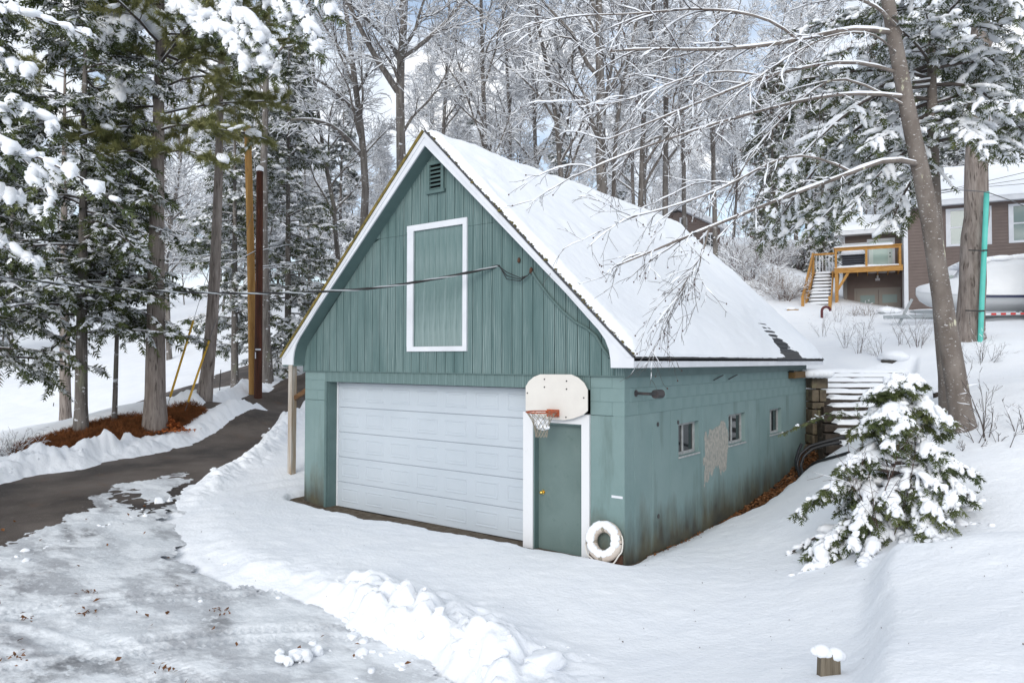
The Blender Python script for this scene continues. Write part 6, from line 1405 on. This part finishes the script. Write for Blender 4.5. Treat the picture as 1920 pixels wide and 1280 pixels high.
for (x0, x1, y0, y1) in ((1274, 1288, 408, 428), (1318, 1345, 436, 470)):
    wn_ = MB().bar(cpt(cs(x0), -.06, (cz(y0) + cz(y1)) / 2), cpt(cs(x1), -.06, (cz(y0) + cz(y1)) / 2), .05, cz(y0) - cz(y1)).build('window', M['white'], cab)
    MB().bar(cpt(cs(x0 + 3), -.09, (cz(y0) + cz(y1)) / 2), cpt(cs((x0 + x1) / 2 - .8), -.09, (cz(y0) + cz(y1)) / 2), .012, (cz(y0) - cz(y1)) * .78).build('pane', M['glass'], wn_); MB().bar(cpt(cs((x0 + x1) / 2 + .8), -.09, (cz(y0) + cz(y1)) / 2), cpt(cs(x1 - 3), -.09, (cz(y0) + cz(y1)) / 2), .012, (cz(y0) - cz(y1)) * .78).build('pane', M['glass'], wn_)
for xe, ye in ((1362, 433), (1168, 436)):
    a_, b_ = cpt(cs(1272), -.4, cz(393)), cpt(cs(xe), -.4, cz(ye)); MB().prism([a_, b_, b_ + HZ * .22, a_ + HZ * .22], SF * 6.6).build('roof', M['white'], cab)
    rs = MB().prism([a_ + HZ * .222 + SF * .0, b_ + HZ * .222, b_ + HZ * .40, a_ + HZ * .46], SF * 6.6).build('roof_snow', M['snow_roof'], cab, bevel=.1)

# ------------------------------------------------------------------ timber steps and retaining walls
steps = thing('timber_steps', tuple(stair_o), 'snow-covered timber steps climbing beside the garage back corner', 'steps')
def spt(a_, b_, z_): return np.array([stair_o[0], stair_o[1], 0]) + SR * a_ + SF * b_ + HZ * z_
z0s = CAM[2] - (857 - 675) * 15.6 / FPX; rsn = R_(610); NT = 12
yrow = [850, 829, 808, 790, 773, 757, 743, 731, 720, 710, 701, 693]
for k in range(NT):
    b_ = .34 * k; dk = 15.6 + b_; zt = CAM[2] - (yrow[k] - 675) * dk / FPX - .06
    aL = ((np.interp(k, [0, 5, 11], [1550, 1545, 1542]) - 960) * dk - 658 * 15.6) / FPX; aR = ((np.interp(k, [0, 5, 9, 10, 11], [1665, 1680, 1700, 1720, 1770]) - 960) * dk - 658 * 15.6) / FPX
    t_ = MB().obox(spt((aL + aR) / 2, b_ + .08, zt - .085), SR * (aR - aL) / 2, SF * .08, HZ * .085).build('tread', M['timber_dark'], steps, bevel=.012)
    # snow pillow on each tread, open at the sheltered left end lower down
    sL = aL + (.0 if k > 6 else .42 - .04 * k); nn = 40; ss = np.linspace(sL, aR + .02, nn); rows = []
    prof = [(-.015, -.01), (-.02, .045), (.03, .085), (.12, .10), (.25, .095), (.345, .10)]
    for i_, s_ in enumerate(ss):
        e_ = min(1, min(i_, nn - 1 - i_) / 3); w_ = 1 + .35 * float(fbm(np.array([s_ * 3.]), np.array([k * 3.7]), 91, 3)[0]); rows.append([spt(s_, b_ + p_[0] + .02 * w_, zt + p_[1] * w_ * (.2 + .8 * e_)) for p_ in prof])
    loft(rows, 'tread_snow', M['snow_tree'], steps).data.polygons.foreach_set('use_smooth', np.ones((nn - 1) * (len(prof) - 1), bool))
    MB().obox(spt((aL + aR) / 2, b_ + .28, zt - .30), SR * (aR - aL) / 2, SF * .12, HZ * .2).build('riser_block', M['timber_dark'], steps)
wallS = thing('stone_wall', tuple(at(1528, 800, 17.2)), 'short mossy stacked-stone wall between garage corner and timber steps', 'stone wall')
rows_ = [(704, 728), (729, 752), (753, 765), (766, 790), (791, 812), (813, 830)]
for i_, (y0, y1) in enumerate(rows_):
    xr = np.interp((y0 + y1) / 2, [704, 830], [1543, 1519]); xl = 1509
    for (xa, xb) in (((xl, xr),) if i_ % 2 == 0 else ((xl, (xl + xr) / 2), ((xl + xr) / 2 + .5, xr))):
        dd = 17.75 - .08 * i_; c = at((xa + xb) / 2 + 3, (y0 + y1) / 2, dd + .35); MB().obox(c, SR * (xb - xa) * dd / FPX / 2 * .97, SF * .35 + SR * rsn.normal(0, .01), HZ * (y1 - y0) * dd / FPX / 2 * .96).build('stone', M['stone'], wallS, bevel=.02)
c = at(1527, 700, 17.6); V, Tt = blobs(np.stack([c + SR * q + SF * r_ for q in np.linspace(-.22, .22, 5) for r_ in (-.2, .1, .4)]), np.tile([.17, .17, .11], (15, 1)), rsn, ICO2, .05); part('snow_cap', V, M['snow_tree'], wallS, T=Tt, smooth=True)
for (xa, xb, ya, yb, lab) in ((1752, 1776, 745, 741, 'dark retaining plank in the snow left of the speckled trunk'), (1816, 1834, 735, 733, 'dark retaining plank in the snow right of the speckled trunk'), (1835, 1852, 737, 737, 'short tilted retaining plank at the right end of the row')):
    pa, pb_ = at(xa, ya, 14.0), at(xb, yb, 14.1); t = thing('retaining_plank', tuple(pa), lab, 'retaining board'); MB().bar(pa, pb_, .07, .24 if xa != 1835 else .16).build('board', M['timber_dark'], t, bevel=.01)
    n = 10; C = pa + (pb_ - pa) * np.linspace(0, 1, n)[:, None] + HZ * (.12 if xa != 1835 else .08); V, Tt = blobs(C, np.tile([.05, .05, .035], (n, 1)), rsn, ICO2, .08); part('snow_cap', V, M['snow_tree'], t, T=Tt, smooth=True)
# black hoses
def hose(sights, label, r=.032, dd=None):
    P = []
    for q in sights:
        p = on_ground(q[0], q[1]) if len(q) == 2 else at(*q); p = p.copy(); p[2] = max(p[2], gz(p[0], p[1])) + .03 if len(q) == 2 else p[2]; P.append(p)
    P = resample(P, 40); t = thing('hose', tuple(P[0]), label, 'hose', 'black hoses by the steps'); MB().tube(P, r, 8).build('tube', M['hose'], t, smooth=True); return t
hose([(1452, 920), (1475, 905), (1500, 893), (1530, 880), (1565, 871), (1592, 864)], 'black hose running straight out along the leaf litter')
hose([(1500, 893, 15.2), (1494, 872, 15.4), (1500, 851, 15.4), (1518, 836, 15.4), (1545, 828, 15.3), (1585, 818, 15.2)], 'outer loop of black hose draped over the lowest steps')
hose([(1506, 893, 15.1), (1501, 873, 15.3), (1507, 855, 15.3), (1523, 841, 15.3), (1550, 833, 15.2), (1578, 828, 15.1)], 'inner loop of black hose draped over the lowest steps')
hose([(1494, 880, 15.6), (1492, 862, 15.9), (1497, 845, 16.1), (1503, 832, 16.2)], 'short black hose end against the garage wall')

# ------------------------------------------------------------------ small things
def snow_heap(name, C, S, label, cat_, seed, group=None, m=None):
    t = thing(name, tuple(C[0]), label, cat_, group); V, Tt = blobs(np.asarray(C), np.asarray(S), R_(seed), ICO3, .025); part('snow_mass', V, M['snow_tree'], t, T=Tt, smooth=True); return t
b = on_ground(1676, 683); t = thing('boulder', tuple(b), 'round rock under a snow cap at the top of the steps', 'rock'); V, Tt = clods(np.array([b + HZ * .02]), np.array([[.26, .22, .16]]), R_(620)); part('rock', V, mat('dark_rock', (.07, .065, .06), .9), t, T=Tt, smooth=True)
V, Tt = blobs(b + np.array([[0, 0, .24], [.14, 0, .2], [-.16, 0, .2]]), np.array([[.36, .32, .15], [.25, .25, .12], [.25, .25, .12]]), R_(621), ICO3, .02); part('snow_cap', V, M['snow_tree'], t, T=Tt, smooth=True)
# two weathered stakes with a snow cap, bottom right
for px0, lab in ((1541, 'left one of two split weathered posts under one snow cap'), (1566, 'right one of two split weathered posts under one snow cap')):
    p = at(px0, 1246, 5.5); t = thing('fence_post', (p[0], p[1], p[2] - .4), lab, 'post', 'weathered posts at the lawn edge'); zt = p[2] + (.10 if px0 < 1550 else .075)
    MB().prism([p + SR * x_ + SF * y_ - HZ * .6 for x_, y_ in ((-.05, -.045), (.04, -.05), (.05, .04), (-.045, .05))], HZ * (zt - p[2] + .6) + SR * (.03 if px0 < 1550 else -.02)).build('stake', mat('split_grey_post', (.13, .105, .075), .9, .1, var=(.25, .215, .165), var_scale=(30, 30, 2.5), bump=1.0, bump_scale=(60, 60, 3), dist=.02) if px0 < 1550 else bpy.data.materials['split_grey_post'], t, bevel=.008)
    C = p + np.array([[0, 0, zt - p[2] + .005]]); C = np.concatenate([C, C + SR * .03 - HZ * .012, C - SR * .025 + SF * .02 - HZ * .008]); V, Tt = blobs(C, np.array([[.062, .065, .05], [.05, .06, .036], [.05, .055, .036]]), R_(630 + px0), ICO3, .02); part('snow_cap', V, M['snow_tree'], t, T=Tt, smooth=True)
# maroon bent pipe, yellow box, dark tarp by the house
b = on_ground(1546, 603); d_ = float((b - CAM) @ FW); t = thing('vent_pipe', tuple(b), 'maroon bent pipe standing in front of the deck stairs', 'pipe'); aa = np.linspace(math.pi, 0, 9)
MB().tube(np.concatenate([[at(1541, 606, d_)], [at(1541, 590, d_)], [at(1549 - 0 + 8 * math.cos(q), 583 - 8 * math.sin(q), d_) for q in aa]]), .055, 10).build('tube', M['maroon'], t, smooth=True)
b = on_ground(1482, 590); t = thing('wooden_box', tuple(b), 'small tan wooden box tipped in the snow behind the garage roof', 'box'); MB().obox(b + HZ * .1, SR * .25, SF * .2, HZ * .14 + SR * .06).build('box', mat('tan_box', (.32, .20, .07), .8), t); V, Tt = blobs(np.array([b + HZ * .27]), np.array([[.28, .24, .09]]), R_(640), ICO2, .03); part('snow_cap', V, M['snow_tree'], t, T=Tt, smooth=True)
b = on_ground(1515, 548); t = thing('covered_canoe', tuple(b), 'dark blue tarp-covered hump under snow on the slope', 'tarp'); V, Tt = blobs(np.array([b + HZ * .1]), np.array([[.62, .5, .3]]), R_(641), ICO3, .02, False); part('tarp', V, mat('navy_tarp', (.012, .02, .035), .4, .4), t, T=Tt, smooth=True); V, Tt = blobs(np.array([b + HZ * .24 + SF * .25]), np.array([[.85, .6, .30]]), R_(642), ICO3, .02, False); part('snow_cap', V, M['snow_tree'], t, T=Tt, smooth=True)
b = at(1662, 585, 32.0); t = thing('covered_table', tuple(b), 'low snow-heaped garden table before the grey double doors', 'garden table'); MB().obox(b - HZ * .05, SR * .45, SF * .35, HZ * .03).obox(b - HZ * .3, SR * .04, SF * .04, HZ * .3).build('table', M['galv'], t); V, Tt = blobs(b + np.array([[0, 0, .05], [.3, .1, .03], [-.35, 0, -.05]]), np.array([[.5, .4, .2], [.3, .3, .15], [.22, .2, .2]]), R_(643), ICO3, .03); part('snow_cap', V, M['snow_tree'], t, T=Tt, smooth=True)
b = at(1735, 583, 31.5); t = thing('fire_pit', tuple(b), 'flat galvanised ring dusted with snow by the house corner', 'fire ring'); MB().tube([b - HZ * .22, b], .62, 24).build('ring', M['galv'], t); V, Tt = blobs(np.array([b + HZ * .02]), np.array([[.6, .6, .06]]), R_(644), ICO3, .02); part('snow_cap', V, M['snow_tree'], t, T=Tt, smooth=True)
# utility poles
def pole(sights, d, r0, r1, label, m):
    P = trunk_from(sights, d); P = resample(P, 8); t = thing('utility_pole', (P[0][0], P[0][1], P[0][2] + .3), label, 'utility pole'); MB().tube(P, np.linspace(r0, r1, 8), 16).build('shaft', m, t, smooth=True); return t, P
M['pole_new'] = mat('yellow_new_pole', (.42, .24, .085), .8, .2, var=(.30, .16, .05), var_scale=(12, 12, 1.0), layers=[((.14, .07, .03), (9, 9, 2.0), .62, .7, .6)])
M['pole_old'] = mat('red_brown_old_pole', (.085, .028, .016), .75, .2, var=(.04, .018, .012), var_scale=(14, 14, 1.0), layers=[((.20, .08, .03), (14, 14, 1.5), .6, .7, .7)])
t1, P1 = pole([(475, 724), (471, 500), (468, 380), (464, 236)], 27.0, .155, .125, 'tall new yellow-brown utility pole', M['pole_new'])
t2, P2 = pole([(484, 722), (486, 500), (487, 400), (487, 320)], 26.6, .15, .12, 'cut-off dark red-brown pole stub beside the yellow utility pole', M['pole_old'])
for q, r_, t_ in ((P1[-1], .15, t1), (P2[-1], .15, t2)): V, Tt = blobs(np.array([q + HZ * .05]), np.array([[r_, r_, .14]]), R_(650), ICO2, .05); part('snow_cap', V, M['snow_tree'], t_, T=Tt, smooth=True)
MB().bar(at(479, 655, 26.4), at(489, 655, 26.4), .02, .06).bar(at(479, 660, 26.4), at(479, 672, 26.4), .03, .02).build('tag_band', M['white'], t2)
# guy wires with yellow guards
M['guard'] = mat('yellow_guy_guard', (.62, .36, .03), .5, .4); M['wire'] = mat('grey_wire', (.10, .10, .105), .5, .4)
for (ax, ay, da, tx, ty, lab) in ((315, 757, 20.6, 466, 262, 'yellow guy-wire guard beside the big pine'), (349, 764, 20.8, 487, 360, 'yellow guy-wire guard standing right of the leaf pile')):
    a_ = at(ax, ay, da); b_ = at(tx, ty, 26.9); t = thing('guy_wire', tuple(a_), lab, 'guy wire'); MB().tube([a_ - (b_ - a_) * .01, b_], .008, 6).build('wire', M['wire'], t); MB().tube([a_ + (b_ - a_) * .02, a_ + (b_ - a_) * .26], .032, 10).build('guard', M['guard'], t, smooth=True)
# overhead wires
def wire(pts, label, r=.012, sag=.3, snow=0, m=None, group=None, cat_='wire', n=30, nm='overhead_wire'):
    P = np.asarray(pts, float); Q = resample(P, n) if len(P) > 2 else P[0] + (P[1] - P[0]) * np.linspace(0, 1, n)[:, None]; f = np.linspace(0, 1, n)
    if len(P) == 2: Q[:, 2] -= sag * 4 * f * (1 - f)
    t = thing(nm, tuple(Q[0]), label, cat_, group); MB().tube(Q, r, 6).build('cable', m or M['wire'], t, smooth=True)
    if snow: MB().tube(Q + [0, 0, r + snow * .4], snow, 5).build('snow_line', M['snow_tree'], t, smooth=True)
    return t
sv = ats([(-420, 430, 17.5), (-150, 492, 15.6), (0, 520, 14.6), (150, 536, 13.8), (300, 546, 13.2), (430, 550, 12.7), (560, 549, 12.3), (700, 541, 12.0), (800, 526, 11.8), (900, 507, 11.7), (972, 489, 11.65)]); sv = resample(sv, 90)
t = thing('service_cable', tuple(sv[0]), 'twisted black service cable running across the front of the garage', 'cable'); ph = np.linspace(0, 2 * math.pi * 22, 90)
for k in range(3):
    off = np.stack([0 * ph, .013 * np.cos(ph + k * 2.1), .013 * np.sin(ph + k * 2.1)], 1); MB().tube(sv + off, .013, 6).build('strand', M['dark'] if k else M['galv'], t, smooth=True)
tp_ = P1[-1]
for k, (pts, lab) in enumerate([([at(-120, 447, 25), at(250, 425, 24.6), at(466, 360, 27)], 'thin snow-lined wire through the left evergreens'), ([at(150, 483, 25), at(310, 487, 26), at(470, 470, 27)], 'upper of two thin wires before the big pine trunk'), ([at(130, 496, 25), at(300, 495, 26), at(470, 486, 27)], 'lower of two thin wires before the big pine trunk'),
                               ([at(487, 470, 26.8), at(545, 458, 36), at(640, 455, 52)], 'highest snow-lined wire right of the poles'), ([at(487, 500, 26.8), at(560, 492, 38), at(660, 478, 54)], 'middle wire right of the poles'), ([at(487, 503, 26.8), at(570, 500, 40), at(660, 497, 54)], 'lowest snow-lined wire right of the poles'), ([at(395, 510, 24), at(430, 497, 25.5), at(480, 470, 27)], 'short wire rising from the leaning pine to the poles')]):
    wire(pts, lab, .010, snow=.014)
for k, (y0, y1) in enumerate([(375, 318), (366, 333), (354, 345)]):
    wire([at(1640, y0 + 6, 24), at(1960, y1 - 4, 20)], ('lowest', 'middle', 'highest')[k] + ' of three thin wires crossing the house roof', .008, .05)
wire([at(1765, 362, 18.5), at(1800, 356, 18.2), at(1850, 360, 18.2), at(1895, 376, 18.4), at(1930, 390, 18.6)], 'sagging dark wire looping past the top of the turquoise pipe', .012)
# street lamp far behind, markers, mailbox-like stand
b = on_ground(580, 548, 30); d_ = float((b - CAM) @ FW); t = thing('street_lamp', tuple(b), 'dark flat-headed street lamp beyond the street', 'street lamp'); MB().tube([b, at(587, 502, d_)], .05, 8).build('pole', M['lamp_metal'], t); MB().bar(at(580, 500, d_), at(594, 500, d_), .25, .14).build('lamp_head', M['lamp_metal'], t)
b = on_ground(503, 612, 30); d_ = float((b - CAM) @ FW); t = thing('planter', tuple(b), 'red-topped stone planter in the snow behind the poles', 'planter'); MB().obox(at(507, 606, d_), SR * .28, SF * .25, HZ * .22).build('base', mat('beige_stone', (.36, .32, .25), .8), t); MB().obox(at(502, 594, d_), SR * .2, SF * .2, HZ * .22).build('top', mat('brick_red', (.38, .09, .04), .8), t)
for x0, y0, y1, lab in ((98, 770, 755, 'short black marker stake in the snow field at left'), (411, 742, 693, 'thin dark driveway stake beside the leaning pine'), (496, 712, 690, 'slanted dark driveway stake right of the poles'), (522, 690, 672, 'short dark driveway stake near the garage eave')):
    b = on_ground(x0, y0, 12); d_ = float((b - CAM) @ FW); t = thing('marker_stake', tuple(b), lab, 'stake'); MB().tube([b - [0, 0, .1], at(x0 + (3 if x0 != 496 else -5), y1, d_)], .022, 6).build('stake', M['dark'], t)
# orange leaf pile at the pine, loose needles, twigs and leaves
_ro = R_(660); n = 900; c = at(318, 775, 20.2); c[2] = T(c[0:1], c[1:2])[0]; q = _ro.normal(0, 1, (n, 2)); C = np.stack([c[0] + q[:, 0] * .28, c[1] + q[:, 1] * .28, c[2] + .02 + np.maximum(0, .42 - .28 * np.hypot(q[:, 0], q[:, 1])) * _ro.random(n)], 1)
leaf_litter('orange_leaf_pile', C, .10, _ro, mat('orange_leaf', (.48, .15, .04), .8, .2, var=(.30, .09, .03), var_scale=(9, 9, 9)))
n = 9000; x = _ro.uniform(bed_poly[:, 0].min(), bed_poly[:, 0].max(), n); y = _ro.uniform(bed_poly[:, 1].min(), bed_poly[:, 1].max(), n); k = sdf(bed_poly, x, y) < .15; x, y = x[k], y[k]
C = np.stack([x, y, T(x, y) + .03 + .05 * _ro.random(len(x))], 1); V, Tt = tufts(C, np.tile([0, 0, .25], (len(C), 1)), np.full(len(C), .11), _ro, 4, 1.0, .06); part('loose_needles', V, M['needles'], None, T=Tt, kind='stuff')
n = 420; x = _ro.uniform(-9, 0, n); y = _ro.uniform(-8, -1, n); k = (sdf(ice_poly, x, y) < -.1) | (sdf(drive_poly, x, y) < -.1); x, y = x[k], y[k]; cl = _ro.random(len(x)) < .25
C = np.stack([x, y, T(x, y) + .025 + .01 * _ro.random(len(x))], 1); leaf_litter('scattered_leaves', C[cl], .07, _ro, M['leaf'])
for (px, py) in ((170, 1112), (90, 1190), (40, 1230), (205, 1118), (560, 1150), (330, 1040)):
    pass
cc_ = np.array([ground_xy(*q_) for q_ in ((50, 1160), (165, 1150), (30, 1233), (170, 1112), (310, 1250), (410, 1145))]); C = np.concatenate([np.stack([_ro.normal(c[0], .10, 14), _ro.normal(c[1], .045, 14)], 1) for c in cc_]); C = np.concatenate([C, (T(C[:, 0], C[:, 1]) + .028)[:, None]], 1); leaf_litter('leaf_clusters', C, .05, _ro, M['leaf'])
# broken lump of ploughed snow on the ice and the big ball in the bank
c = ground_xy(545, 1232); C = np.stack([_ro.normal(c[0], .11, 9), _ro.normal(c[1], .11, 9)], 1); C = np.concatenate([C, (T(C[:, 0], C[:, 1]) + .05)[:, None]], 1); t = thing('snow_lump', tuple(C[0]), 'broken heap of snow chunks lying alone on the packed ice', 'snow lump')
for c_ in C: V, Tt = clods(c_[None], np.array([[.085, .075, .06]]) * _ro.uniform(.5, 1.2), _ro); part('chunk', V, M['snow'], t, T=Tt, smooth=True)
c = at(1020, 1235, 6.35); C = np.stack([c, c + SR * .16 + HZ * .03 + SF * .08, c - SR * .05 + SF * .1 + HZ * .06]); t = thing('snow_boulder', tuple(c), 'largest rounded snow boulder in the ploughed bank', 'snow lump')
V, Tt = clods(c[None] - [[0, 0, .04]], np.array([[.19, .17, .15]]), R_(667)); part('snow_mass', V, M['snow'], t, T=Tt, smooth=True)

# tiny bits of bark, twig and leaf on the snow
n = 520; x = _ro.uniform(-7, 8, n); y = _ro.uniform(-7, 9, n); k = (_ro.random(n) < np.where(x > .3, .8, .35)) & ~((x > GX0) & (x < GX1) & (y > -.3)) & (sdf(ice_poly, x, y) > .2); x, y = x[k], y[k]
C = np.stack([x, y, T(x, y) + np.maximum(snow_depth(x, y), 0) + .006], 1); leaf_litter('snow_debris', C, .022, _ro, M['twig_red'])
